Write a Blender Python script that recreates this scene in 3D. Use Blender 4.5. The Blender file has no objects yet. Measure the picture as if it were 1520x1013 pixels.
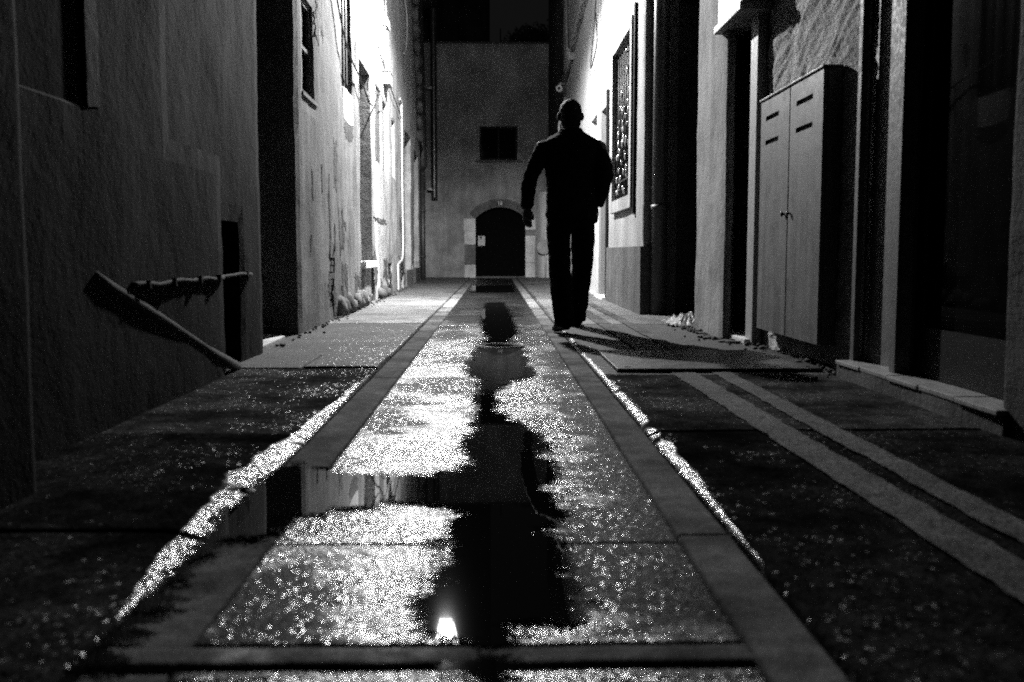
import bpy, bmesh, math, random
import numpy as np
from mathutils import Vector, Matrix, noise as mnoise
random.seed(7)
SC = bpy.context.scene
COL = SC.collection
R = math.radians

# ------------------------------------------------------------------ camera
cam_d = bpy.data.cameras.new('camera')
cam = bpy.data.objects.new('camera', cam_d); COL.objects.link(cam)
cam.location = (0, 0, 0.6)
cam.rotation_euler = (R(90 - 5.046), 0, R(-0.965))
cam_d.lens = 35.0; cam_d.sensor_width = 36.0
cam_d.clip_start = 0.05; cam_d.clip_end = 400
cam_d.dof.use_dof = True; cam_d.dof.focus_distance = 9.0; cam_d.dof.aperture_fstop = 3.5
SC.camera = cam
# ------------------------------------------------------------------ world (night sky)
W = bpy.data.worlds.new('World'); SC.world = W; W.use_nodes = True
W.node_tree.nodes['Background'].inputs[0].default_value = (1, 1, 1, 1)
W.node_tree.nodes['Background'].inputs[1].default_value = 0.005
# ------------------------------------------------------------------ exposure
SC.view_settings.view_transform = 'Standard'; SC.view_settings.look = 'None'
SC.view_settings.exposure = 0.0; SC.view_settings.gamma = 1.0
SC.view_settings.use_curve_mapping = False
SC.cycles.use_denoising = False      # the photograph is grainy; smoothing would melt the wet glints
SC.cycles.use_adaptive_sampling = False
SC.cycles.sample_clamp_indirect = 1.5
SC.cycles.diffuse_bounces = 1
SC.cycles.caustics_reflective = False; SC.cycles.caustics_refractive = False
SC.cycles.filter_width = 1.9
LAMP = (-0.62, 12.0, 3.95)
LAMP_POWER = 15000.0   # hooded downlight
GLOW_POWER = 1600.0    # light leaving the glass in every direction
PANE_GLOW = 30.0

# ================================================================== materials
def _new(name):
    m = bpy.data.materials.new(name); m.use_nodes = True
    nt = m.node_tree; b = nt.nodes['Principled BSDF']
    return m, nt, b
class NB:
    """small node helper working on grey values"""
    def __init__(s, nt): s.nt = nt
    def n(s, t, **k):
        x = s.nt.nodes.new(t)
        for a, v in k.items(): setattr(x, a, v)
        return x
    def l(s, a, b): s.nt.links.new(a, b)
    def math(s, op, a, b=None, c=None, clamp=False):
        x = s.n('ShaderNodeMath', operation=op, use_clamp=clamp)
        for i, v in enumerate((a, b, c)):
            if v is None: continue
            if isinstance(v, (int, float)): x.inputs[i].default_value = v
            else: s.l(v, x.inputs[i])
        return x.outputs[0]
    def pos(s): return s.n('ShaderNodeNewGeometry').outputs['Position']
    def map(s, src, scale=(1, 1, 1), rot=(0, 0, 0)):
        m = s.n('ShaderNodeMapping'); m.inputs['Scale'].default_value = scale
        m.inputs['Rotation'].default_value = rot
        s.l(src, m.inputs['Vector']); return m.outputs[0]
    def noise(s, vec, scale, detail=4, rough=.55, dist=0):
        x = s.n('ShaderNodeTexNoise'); s.l(vec, x.inputs['Vector'])
        x.inputs['Scale'].default_value = scale; x.inputs['Detail'].default_value = detail
        x.inputs['Roughness'].default_value = rough; x.inputs['Distortion'].default_value = dist
        return x.outputs['Fac']
    def voro(s, vec, scale, feature='F1'):
        x = s.n('ShaderNodeTexVoronoi', feature=feature); s.l(vec, x.inputs['Vector'])
        x.inputs['Scale'].default_value = scale
        return x.outputs['Distance']
    def rng(s, v, a, b, c, d, smooth=True):
        x = s.n('ShaderNodeMapRange', interpolation_type='SMOOTHSTEP' if smooth else 'LINEAR')
        s.l(v, x.inputs[0])
        for i, q in enumerate((a, b, c, d)): x.inputs[i + 1].default_value = q
        return x.outputs[0]
    def bump(s, h, strength, dist):
        x = s.n('ShaderNodeBump'); x.inputs['Strength'].default_value = strength
        x.inputs['Distance'].default_value = dist; s.l(h, x.inputs['Height']); return x.outputs[0]
    def attr(s, name):
        x = s.n('ShaderNodeAttribute'); x.attribute_name = name; return x.outputs['Fac']

def plaster(name, base, var=.5, streak=.5, bump=.5, rough=.92, grain=70, patch=0.0, trowel=0.0, spec=.25):
    m, nt, b = _new(name); h = NB(nt); p = h.pos()
    big = h.noise(p, 1.7, 6, .62)
    st = h.noise(h.map(p, (4.5, 4.5, .5)), 1.0, 7, .68, .4)
    mid = h.noise(p, 9, 5, .6)
    fine = h.noise(p, grain, 3, .6)
    f = h.math('MULTIPLY', h.rng(big, .3, .7, 1 - var, 1 + var * .3), h.rng(st, .28, .72, 1 - streak, 1 + streak * .25))
    f = h.math('MULTIPLY', f, h.rng(mid, .3, .7, 1 - var * .35, 1 + var * .1))
    f = h.math('MULTIPLY', f, h.rng(fine, .3, .7, .86, 1.06))
    if patch:
        pt = h.noise(h.map(p, (1, 1, .6)), 3.1, 7, .68)
        f = h.math('MULTIPLY', f, h.rng(pt, .60, .66, 1, 1 - patch))
    c = h.math('MULTIPLY', f, base)
    h.l(c, b.inputs['Base Color'])
    b.inputs['Roughness'].default_value = rough
    b.inputs['Specular IOR Level'].default_value = spec
    hh = h.math('MULTIPLY', mid, 1.0)
    hh = h.math('ADD', hh, h.math('MULTIPLY', fine, .35))
    hh = h.math('ADD', hh, h.math('MULTIPLY', big, 1.6))
    if trowel:
        w = h.noise(h.map(p, (1, 3.2, 26), (R(24), 0, 0)), 1.3, 6, .7, .6)
        hh = h.math('ADD', hh, h.math('MULTIPLY', w, trowel))
    h.l(h.bump(hh, bump, .011), b.inputs['Normal'])
    return m

def ground_mat(name, base, dry_rough, wet_rough, bump, wet0, brush=0.0, var=.4, rand=.15, spec=.5, grain=1.0, facet=.45, glint=.93, dry_spec=None):
    """concrete / asphalt; vertex attribute 'wet' adds water film"""
    m, nt, b = _new(name); h = NB(nt); p = h.pos()
    oi = h.n('ShaderNodeObjectInfo').outputs['Random']
    big = h.noise(p, 2.3, 6, .62)
    mid = h.noise(p, 14, 5, .65)
    br = h.noise(h.map(p, (1.6, 26, 1)), 1.6, 6, .7)
    g1 = h.noise(p, 190 * grain, 2, .6)
    g2 = h.voro(p, 150 * grain)
    spot = h.voro(h.map(p, (1, 1, 1)), 21)
    wet = h.attr('wet')
    wn = h.math('ADD', h.math('MULTIPLY', big, .9), h.math('MULTIPLY', br, .9 * (brush > 0) + .1))
    wn = h.math('ADD', wn, h.math('MULTIPLY', mid, .35))
    wetf = h.math('ADD', h.math('MULTIPLY', h.math('SUBTRACT', wn, .75 if brush > 0 else .62), 1.6), h.math('ADD', wet, wet0))
    wetf = h.rng(wetf, .1, .75, 0, 1)
    f = h.math('MULTIPLY', h.rng(big, .3, .7, 1 - var, 1 + var * .4), h.rng(mid, .3, .7, 1 - var * .6, 1 + var * .3))
    f = h.math('MULTIPLY', f, h.rng(g1, .3, .7, .7, 1.25))
    f = h.math('MULTIPLY', f, h.rng(spot, .05, .10, .75, 1))
    f = h.math('MULTIPLY', f, h.rng(oi, 0, 1, 1 - rand, 1 + rand, False))
    f = h.math('MULTIPLY', f, h.rng(wetf, 0, 1, 1, .5))
    h.l(h.math('MULTIPLY', f, base), b.inputs['Base Color'])
    vc = h.n('ShaderNodeTexVoronoi'); h.l(p, vc.inputs['Vector']); vc.inputs['Scale'].default_value = 140 * grain
    sepc = h.n('ShaderNodeSeparateColor'); h.l(vc.outputs['Color'], sepc.inputs[0])
    gl = h.math('GREATER_THAN', h.math('ADD', sepc.outputs[2], h.math('MULTIPLY', h.math('SUBTRACT', big, .5), .5)), glint)
    h.l(h.math('MULTIPLY', h.rng(wetf, 0, 1, dry_rough, wet_rough), h.math('SUBTRACT', 1, h.math('MULTIPLY', gl, .6))), b.inputs['Roughness'])
    if dry_spec is None: b.inputs['Specular IOR Level'].default_value = spec
    else: h.l(h.math('ADD', dry_spec, h.math('MULTIPLY', h.math('MAXIMUM', wetf, gl), spec - dry_spec)), b.inputs['Specular IOR Level'])
    hh = h.math('ADD', h.math('MULTIPLY', g1, 1.0), h.math('MULTIPLY', g2, .9))
    if brush: hh = h.math('ADD', hh, h.math('MULTIPLY', br, brush))
    hh = h.math('ADD', hh, h.math('MULTIPLY', mid, 1.0))
    nb = h.bump(hh, bump, .0014)
    sub = h.n('ShaderNodeVectorMath', operation='SUBTRACT'); h.l(vc.outputs['Color'], sub.inputs[0]); sub.inputs[1].default_value = (.5, .5, .5)
    scl = h.n('ShaderNodeVectorMath', operation='SCALE'); h.l(sub.outputs[0], scl.inputs[0]); scl.inputs['Scale'].default_value = facet
    ad = h.n('ShaderNodeVectorMath', operation='ADD'); h.l(nb, ad.inputs[0]); h.l(scl.outputs[0], ad.inputs[1])
    nn = h.n('ShaderNodeVectorMath', operation='NORMALIZE'); h.l(ad.outputs[0], nn.inputs[0])
    h.l(nn.outputs[0], b.inputs['Normal'])
    return m

def plain(name, base, rough=.5, metal=0., var=.25, spec=.5, bump=0.0, scale=12, streak=0.0):
    m, nt, b = _new(name); h = NB(nt); p = h.pos()
    a = h.noise(p, scale, 5, .6)
    f = h.rng(a, .3, .7, 1 - var, 1 + var * .4)
    if streak:
        st = h.noise(h.map(p, (14, 14, 1.1)), 1.0, 5, .65)
        f = h.math('MULTIPLY', f, h.rng(st, .3, .7, 1 - streak, 1 + .3 * streak))
    h.l(h.math('MULTIPLY', f, base), b.inputs['Base Color'])
    r2 = h.noise(p, scale * 2.3, 4, .6)
    h.l(h.rng(r2, .3, .7, max(.02, rough - .1), min(1, rough + .1)), b.inputs['Roughness'])
    b.inputs['Metallic'].default_value = metal
    b.inputs['Specular IOR Level'].default_value = spec
    if bump: h.l(h.bump(h.noise(p, scale * 4, 4, .6), bump, .01), b.inputs['Normal'])
    return m

M = {}
M['near_plaster'] = plaster('grey_dimmed_plaster', .016, .35, .4, .35, spec=.06)  # made darker so the dimness far from the lamp sits in the colour
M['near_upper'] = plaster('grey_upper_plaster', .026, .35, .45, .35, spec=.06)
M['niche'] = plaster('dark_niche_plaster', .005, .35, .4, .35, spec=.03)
M['near_trim'] = plaster('pale_plaster_band', .06, .3, .3, .3)
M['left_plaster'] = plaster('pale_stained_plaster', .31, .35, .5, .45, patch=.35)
M['left_lamplit'] = plaster('lamplit_far_plaster', .66, .45, .45, .45, patch=.3)  # same wall as left_plaster, paled to put lamp brightness into the colour
M['far_plaster'] = plaster('ochre_grey_render', .39, .4, .3, .35, grain=50)
M['dark_plaster'] = plaster('dark_render', .035, .5, .6, .5)  # dark streaky grey for corner fronts, end walls and the tall building
M['white_plaster'] = plaster('white_limewash', .75, .15, .2, .3)
M['right_plaster'] = plaster('pale_limewash', .27, .2, .3, .35)
M['pillar_plaster'] = plaster('streaky_pillar_plaster', .28, .45, .3, .9, grain=50)
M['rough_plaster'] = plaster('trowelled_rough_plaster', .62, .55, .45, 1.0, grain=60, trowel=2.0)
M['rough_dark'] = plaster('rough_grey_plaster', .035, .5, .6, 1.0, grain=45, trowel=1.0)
M['plinth_plaster'] = plaster('grey_plinth_render', .095, .35, .45, .7)
M['stone'] = plaster('old_limestone', .25, .5, .2, .9, grain=35)
M['pale_stone'] = plaster('pale_limestone', .8, .35, .15, .8, grain=35)
M['dark_stone'] = plaster('sooty_limestone', .17, .5, .2, .9, grain=35)
M['peeled'] = plaster('bare_render_patch', .12, .5, .3, .9)
M['brick'] = plaster('old_brick', .10, .5, .1, .8, grain=60)
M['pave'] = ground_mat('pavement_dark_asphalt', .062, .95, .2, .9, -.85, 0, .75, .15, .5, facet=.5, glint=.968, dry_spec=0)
M['pave_dimmed'] = ground_mat('pavement_dimmed_asphalt', .028, .95, .2, .9, -.85, 0, .8, .2, .5, facet=.5, glint=.975, dry_spec=0)  # dark asphalt, darkened further to paint in the lamp falloff towards the camera
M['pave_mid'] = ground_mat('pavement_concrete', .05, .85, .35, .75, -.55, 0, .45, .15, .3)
M['pave_lamplit'] = ground_mat('pavement_lamplit_concrete', .14, .75, .38, .9, -.30, .5, .7, .2, .4)  # concrete paled so the far slabs carry lamp brightness in their colour
M['strip'] = ground_mat('kerb_strip_concrete', .17, .9, .45, .5, -.85, 0, .65, .1, .4, facet=.15, glint=2, dry_spec=.02)
M['chan'] = ground_mat('wet_brushed_asphalt', .020, .6, .19, .8, -.02, .7, .5, .08, facet=.29, dry_spec=.02, glint=.80)
M['paint'] = ground_mat('worn_road_paint', .075, .9, .6, .8, -.9, 0, .75, .05, .2)
M['earth'] = ground_mat('dark_earth', .05, .95, .8, .8, -.9)
M['plate'] = plain('worn_cover_plate', .05, .5, .0, .4, .12, .15, 9)
M['metal_door'] = plain('grey_painted_metal', .11, .6, 0, .3, .3, 0.05, 5, .5)
M['black_wood'] = plain('blackened_oak', .003, .9, 0, .4, .04)
M['black'] = plain('black_paint', .004, .6, 0, .2, .06)
M['dark_wood'] = plain('dark_varnished_wood', .012, .7, 0, .4, .15, .2, 14, .3)
M['grey_wood'] = plain('grey_painted_wood', .10, .65, 0, .3, .3, .2, 16, .4)
M['light_paint'] = plain('pale_painted_wood', .3, .6, 0, .15, .4)
M['white_paint'] = plain('white_plastic', .75, .4, 0, .08, .5)
M['glass'] = plain('dark_window_glass', .004, .115, 0, .1, .05)
M['glass'].node_tree.nodes['Principled BSDF'].inputs['IOR'].default_value = 1.1
M['glass'].node_tree.nodes['Principled BSDF'].inputs['Roughness'].default_value = .03
for lk in list(M['glass'].node_tree.links):
    if lk.to_socket.name == 'Roughness': M['glass'].node_tree.links.remove(lk)
M['pipe_metal'] = plain('dull_zinc', .10, .35, .7, .3, .5, .1)
M['dark_pipe'] = plain('dark_painted_pipe', .045, .45, 0, .3, .5)
M['conduit'] = plain('grey_conduit', .38, .5, 0, .25, .5, .1)
M['cable'] = plain('black_cable', .02, .5, 0, .1, .4)
M['iron'] = plain('wrought_iron', .012, .5, 0, .2, .25)
M['gilt'] = plain('bright_leaf_metal', .85, .18, .9, .1, .6)
M['tile'] = plain('sill_tile', .30, .5, 0, .3, .5, .1, 20)
M['cloth'] = plain('dark_jacket_cloth', .006, .95, 0, .3, .05, .25, 40)
M['denim'] = plain('dark_denim', .005, .95, 0, .3, .04, .2, 60)
M['skin'] = plain('skin', .04, .6, 0, .1, .4)
M['hair'] = plain('short_dark_hair', .008, .8, 0, .2, .1, .5, 80)
M['shoe'] = plain('black_leather', .005, .6, 0, .2, .08)
M['paper'] = plain('paper', .55, .8, 0, .15, .2)
M['plastic'] = plain('pale_plastic_sheet', .10, .55, 0, .2, .4, .2, 30)
M['leaf'] = plain('dark_foliage', .035, .7, 0, .5, .3)
M['bark'] = plain('bark', .05, .9, 0, .4, .2)
M['roof'] = plain('roof_tile', .06, .8, 0, .4, .3)
def emit(name, v, mix=0):
    m = bpy.data.materials.new(name); m.use_nodes = True; nt = m.node_tree
    nt.nodes.remove(nt.nodes['Principled BSDF'])
    o = nt.nodes['Material Output']; e = nt.nodes.new('ShaderNodeEmission'); e.inputs[1].default_value = v
    if mix:
        t = nt.nodes.new('ShaderNodeBsdfTransparent'); x = nt.nodes.new('ShaderNodeMixShader')
        x.inputs[0].default_value = mix
        nt.links.new(t.outputs[0], x.inputs[1]); nt.links.new(e.outputs[0], x.inputs[2]); nt.links.new(x.outputs[0], o.inputs[0])
    else: nt.links.new(e.outputs[0], o.inputs[0])
    return m
M['pane_glow'] = emit('frosted_lantern_glass', PANE_GLOW, .5)
M['bulb'] = emit('lamp_bulb', 120.0)

def water_mat():
    m = bpy.data.materials.new('puddle_water'); m.use_nodes = True; nt = m.node_tree; h = NB(nt)
    b = nt.nodes['Principled BSDF']; o = nt.nodes['Material Output']
    b.inputs['Base Color'].default_value = (.004, .004, .004, 1)
    b.inputs['Roughness'].default_value = .02; b.inputs['IOR'].default_value = 1.33
    p = h.pos(); sd = h.attr('depth')
    g = h.math('MULTIPLY', h.math('SUBTRACT', h.noise(p, 150, 2, .6), .5), .16)
    k = h.math('MULTIPLY', h.math('SUBTRACT', h.noise(h.map(p, (1, 1.5, 1)), 9, 8, .75), .5), .38)
    f = h.math('ADD', sd, h.math('ADD', g, k))
    f = h.rng(f, -.004, .006, 0, 1)
    t = h.n('ShaderNodeBsdfTransparent'); x = h.n('ShaderNodeMixShader')
    h.l(f, x.inputs[0]); h.l(t.outputs[0], x.inputs[1]); h.l(b.outputs[0], x.inputs[2]); h.l(x.outputs[0], o.inputs[0])
    return m
M['water'] = water_mat()

# ================================================================== mesh helpers
def tag(o, label=None, cat=None, group=None, kind=None):
    if label: o['label'] = label
    if cat: o['category'] = cat
    if group: o['group'] = group
    if kind: o['kind'] = kind
    return o
LOC = {}
def empty(name, loc, label=None, cat=None, group=None, kind=None):
    o = bpy.data.objects.new(name, None); COL.objects.link(o); o.location = loc
    o.empty_display_size = .1; LOC[o.name] = Vector(loc)
    return tag(o, label, cat, group, kind)
def wloc(o):
    v = Vector((0, 0, 0))
    while o is not None: v = v + Vector(o.location); o = o.parent
    return v
class MB:
    def __init__(s): s.v = []; s.f = []; s.sm = []
    def add(s, vs, fs, smooth=False):
        n = len(s.v); s.v += [tuple(q) for q in vs]
        s.f += [tuple(i + n for i in f) for f in fs]; s.sm += [smooth] * len(fs)
    def box(s, x0, x1, y0, y1, z0, z1, fn=None):
        c = [(x, y, z) for x in (x0, x1) for y in (y0, y1) for z in (z0, z1)]
        if fn: c = [fn(*q) for q in c]
        s.add(c, [(0, 1, 3, 2), (4, 6, 7, 5), (0, 4, 5, 1), (2, 3, 7, 6), (0, 2, 6, 4), (1, 5, 7, 3)])
    def pbox(s, P, u0, u1, z0, z1, d0, d1):      # box on a wall plane: along the wall, up, outward
        s.box(u0, u1, z0, z1, d0, d1, fn=lambda u, z, d: P(u, z, d))
    def prism(s, poly, a0, a1, fn):              # polygon (p,q) swept from a0 to a1; fn(p,q,a) -> xyz
        n = len(poly)
        s.add([fn(p, q, a0) for p, q in poly] + [fn(p, q, a1) for p, q in poly],
              [tuple(range(n))[::-1], tuple(range(n, 2 * n))] + [(i, (i + 1) % n, n + (i + 1) % n, n + i) for i in range(n)])
    def tube(s, pts, r, seg=10, cap=True):
        pts = [Vector(p) for p in pts]; rings = []
        rr = r if isinstance(r, (list, tuple)) else [r] * len(pts)
        a = None
        for i, p in enumerate(pts):
            t = (pts[min(i + 1, len(pts) - 1)] - pts[max(i - 1, 0)]).normalized()
            if a is None: a = t.cross(Vector((0, 1, 0)) if abs(t.y) < .9 else Vector((0, 0, 1)))
            else: a = a - t * a.dot(t)
            a.normalize(); b = t.cross(a)
            rings.append([p + (a * math.cos(2 * math.pi * k / seg) + b * math.sin(2 * math.pi * k / seg)) * rr[i] for k in range(seg)])
        vs = [v for q in rings for v in q]; fs = []
        for i in range(len(pts) - 1):
            for k in range(seg):
                fs.append((i * seg + k, i * seg + (k + 1) % seg, (i + 1) * seg + (k + 1) % seg, (i + 1) * seg + k))
        s.add(vs, fs, True)
        if cap: s.add([v for v in rings[0]] + [v for v in rings[-1]], [tuple(range(seg))[::-1], tuple(range(seg, 2 * seg))])
    def ball(s, c, r, seg=10, sc=(1, 1, 1), jit=0):
        vs = []; fs = []; n = seg; k = max(4, seg // 2)
        ph = random.random() * 50
        for i in range(k + 1):
            th = math.pi * i / k
            for j in range(n):
                a = 2 * math.pi * j / n
                d = Vector((math.sin(th) * math.cos(a), math.sin(th) * math.sin(a), math.cos(th)))
                q = r * (1 + jit * mnoise.noise(d * 1.7 + Vector((ph, ph, ph))))
                vs.append((c[0] + d.x * q * sc[0], c[1] + d.y * q * sc[1], c[2] + d.z * q * sc[2]))
        for i in range(k):
            for j in range(n):
                fs.append((i * n + j, i * n + (j + 1) % n, (i + 1) * n + (j + 1) % n, (i + 1) * n + j))
        s.add(vs, fs, True)
    def build(s, name, mat, parent=None, bevel=0, attr=None, loc=None):
        base = Vector(loc) if loc is not None else (wloc(parent) if parent else Vector((0, 0, 0)))
        me = bpy.data.meshes.new(name)
        me.from_pydata([tuple(Vector(v) - base) for v in s.v], [], s.f)
        me.polygons.foreach_set('use_smooth', s.sm)
        bm = bmesh.new(); bm.from_mesh(me); 
        bmesh.ops.remove_doubles(bm, verts=bm.verts, dist=1e-5)
        bmesh.ops.recalc_face_normals(bm, faces=bm.faces)
        if bevel: bmesh.ops.bevel(bm, geom=list(bm.edges), offset=bevel, segments=2, affect='EDGES', profile=.6)
        bm.to_mesh(me); bm.free()
        me.materials.append(M[mat] if isinstance(mat, str) else mat)
        o = bpy.data.objects.new(name, me); COL.objects.link(o)
        if loc is not None: o.location = loc if parent is None else Vector(loc) - wloc(parent)
        if parent: o.parent = parent
        return o
def raw(name, verts, faces, mat, parent=None, smooth=True, attrs=None):
    me = bpy.data.meshes.new(name); base = wloc(parent) if parent else Vector((0, 0, 0))
    V = np.asarray(verts, float) - np.array(base)
    me.from_pydata(V.tolist(), [], faces)
    me.polygons.foreach_set('use_smooth', [smooth] * len(me.polygons))
    for k, a in (attrs or {}).items():
        at = me.attributes.new(k, 'FLOAT', 'POINT'); at.data.foreach_set('value', np.asarray(a, np.float32))
    me.materials.append(M[mat]); me.update()
    o = bpy.data.objects.new(name, me); COL.objects.link(o)
    if parent: o.parent = parent
    return o
def one(name, mat, parent, fn, **k):
    b = MB(); fn(b); return b.build(name, mat, parent, **k)
def lines(a, b, step, extra):
    ex = sorted(set([a, b] + [e for e in extra if a <= e <= b]))
    out = []
    for p, q in zip(ex[:-1], ex[1:]):
        n = max(1, int(round((q - p) / step)))
        out += [p + (q - p) * i / n for i in range(n)]
    return out + [b]
def wob(u, z, amp, freq=1.3): return amp * (mnoise.noise(Vector((u * freq, z * freq, 3.1))) + .5 * mnoise.noise(Vector((u * freq * 3, z * freq * 3, 9.2))))
def wall(name, mat, parent, P, u0, u1, z0, z1, holes=(), thick=.3, amp=.008, step=.12, hole_fn=None, freq=1.3, soft=.006):
    """plaster wall as a gently uneven sheet with openings whose reveals go back by thick"""
    us = lines(u0, u1, step, [h for q in holes for h in q[:2]])
    zs = lines(z0, z1, step, [h for q in holes for h in q[2:4]])
    def is_open(u, z):
        for q in holes:
            if q[0] < u < q[1] and q[2] < z < q[3]: return True
        return bool(hole_fn and hole_fn(u, z))
    nu, nz = len(us), len(zs)
    solid = [[not is_open((us[i] + us[i + 1]) / 2, (zs[j] + zs[j + 1]) / 2) for j in range(nz - 1)] for i in range(nu - 1)]
    S = lambda i, j: 0 <= i < nu - 1 and 0 <= j < nz - 1 and solid[i][j]
    vs = []; fs = []; idx = {}; bidx = {}
    def vert(i, j):
        if (i, j) not in idx:
            u, z = us[i], zs[j]
            d = wob(u, z, amp, freq)
            n = sum(S(a, b) for a in (i - 1, i) for b in (j - 1, j))
            if n < 4: d -= soft * (1 + .8 * mnoise.noise(Vector((u * 9, z * 9, 1))))
            idx[(i, j)] = len(vs); vs.append(tuple(P(u, z, d)))
        return idx[(i, j)]
    def bvert(i, j):
        if (i, j) not in bidx: bidx[(i, j)] = len(vs); vs.append(tuple(P(us[i], zs[j], -thick)))
        return bidx[(i, j)]
    for i in range(nu - 1):
        for j in range(nz - 1):
            if not S(i, j): continue
            fs.append((vert(i, j), vert(i + 1, j), vert(i + 1, j + 1), vert(i, j + 1)))
            for (di, dj, a, b) in ((-1, 0, (i, j), (i, j + 1)), (1, 0, (i + 1, j), (i + 1, j + 1)), (0, -1, (i, j), (i + 1, j)), (0, 1, (i, j + 1), (i + 1, j + 1))):
                if not S(i + di, j + dj): fs.append((vert(*a), vert(*b), bvert(*b), bvert(*a)))
    m = MB(); m.v = vs; m.f = fs; m.sm = [False] * len(fs)
    return m.build(name, mat, parent)
def window(parent, P, u0, u1, z0, z1, depth, frame='dark_wood', fw=.05, mull=1, bars=0, pane='glass', sill=None, sillmat='stone'):
    b = MB()
    b.pbox(P, u0, u0 + fw, z0, z1, -depth, -depth + .05); b.pbox(P, u1 - fw, u1, z0, z1, -depth, -depth + .05)
    b.pbox(P, u0 + fw, u1 - fw, z0, z0 + fw, -depth, -depth + .048); b.pbox(P, u0 + fw, u1 - fw, z1 - fw, z1, -depth, -depth + .048)
    for k in range(mull):
        c = u0 + (u1 - u0) * (k + 1) / (mull + 1); b.pbox(P, c - fw * .45, c + fw * .45, z0 + fw, z1 - fw, -depth + .002, -depth + .052)
    for k in range(bars):
        c = z0 + (z1 - z0) * (k + 1) / (bars + 1); b.pbox(P, u0 + fw, u1 - fw, c - fw * .3, c + fw * .3, -depth + .004, -depth + .046)
    w = b.build('window', frame, parent)
    n = mull + 1
    for k in range(n):
        a0 = u0 + fw + (u1 - u0 - 2 * fw) * k / n; a1 = u0 + fw + (u1 - u0 - 2 * fw) * (k + 1) / n
        one('pane', pane, w, lambda q: q.pbox(P, a0, a1, z0 + fw, z1 - fw, -depth + .012, -depth + .02))
    if sill: one('sill', sillmat, w, lambda q: q.pbox(P, u0 - .06, u1 + .06, z0 - sill[0], z0 - .003, -depth + .005, sill[1]))
    return w
def plank_door(parent, P, u0, u1, z0, z1, depth, n, mat='dark_wood', name='door', handle=True):
    d = one(name, mat, parent, lambda q: q.pbox(P, u0, u1, z0, z1, -depth - .04, -depth))
    w = (u1 - u0) / n
    for k in range(n):
        one('plank', mat, d, lambda q: q.pbox(P, u0 + k * w + .004, u0 + (k + 1) * w - .004, z0 + .01, z1 - .01, -depth + .001, -depth + .016 + .003 * (k % 2)))
    if handle: one('handle', 'iron', d, lambda q: q.ball(P(u0 + (u1 - u0) * .12, z0 + 1.0, -depth + .05), .028, 10))
    return d

# wall planes: (along, up, outward)
XL = lambda y: -1.41 - (y - 7.18) * .0135
PL = lambda u, z, d: (XL(u) + d, u, z)
PX = lambda X, s: (lambda u, z, d: (X + s * d, u, z))
PF = lambda u, z, d: (u, 24.3 - d, z)

# ================================================================== ground
def slab(name, mat, parent, x0, x1, y0, y1, z, lipL=0, lipR=0, lipfn=None, step=.05, drop=.022, amp=.003, wetlip=1.9, edge=.012, wetfn=None):
    """one concrete slab: rounded arrises, optional worn lip that slopes down to the channel"""
    def fine(a, b, la, lb):
        s = set(lines(a, b, step, []))
        for t in (0, .004, .010, .02): s.add(a + t); s.add(b - t)
        for t in np.linspace(0, .16, 12): 
            if la: s.add(a + t)
            if lb: s.add(b - t)
        return sorted(q for q in s if a <= q <= b)
    xs = fine(x0, x1, lipL, lipR); ys = fine(y0, y1, 0, 0)
    V = []; wet = []
    for y in ys:
        for x in xs:
            dl, dr = x - x0, x1 - x
            e = min(dl, dr, y - y0, y1 - y)
            h = z + amp * mnoise.noise(Vector((x * 2.2, y * 2.2, z * 50))) + amp * .6 * mnoise.noise(Vector((x * 9, y * 9, 2)))
            if e < edge: h -= (1 - math.sqrt(max(0, 1 - (1 - e / edge) ** 2))) * edge * .7
            w = 0.0
            for dd, lp in ((dl, lipL), (dr, lipR)):
                if lp:
                    ww = lp * (lipfn(y) if lipfn else 1) * (1 + .35 * mnoise.noise(Vector((y * 3.1, 4.4, 0))) + .2 * mnoise.noise(Vector((y * 14, 1.4, 0))))
                    if ww > .004 and dd < ww:
                        t = 1 - dd / ww; h -= drop * min(1, ww / .06) * (t * t * .5 + t * .5); w = max(w, min(1, t * 3.0))
            if w: w *= min(1, max(.3, .95 + .9 * mnoise.noise(Vector((y * 7, x * 5, 6.6)))))
            V.append((x, y, h)); wet.append(w * wetlip + (wetfn(x, y) if wetfn else 0))
    nx, ny = len(xs), len(ys)
    F = [(j * nx + i, j * nx + i + 1, (j + 1) * nx + i + 1, (j + 1) * nx + i) for j in range(ny - 1) for i in range(nx - 1)]
    ring = [i for i in range(nx)] + [j * nx + nx - 1 for j in range(1, ny)] + [(ny - 1) * nx + i for i in range(nx - 2, -1, -1)] + [j * nx for j in range(ny - 2, 0, -1)]
    b0 = len(V)
    for i in ring: V.append((V[i][0], V[i][1], z - .12)); wet.append(0)
    n = len(ring)
    for k in range(n): F.append((ring[(k + 1) % n], ring[k], b0 + k, b0 + (k + 1) % n))
    return raw(name, V, F, mat, parent, True, {'wet': wet})

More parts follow.
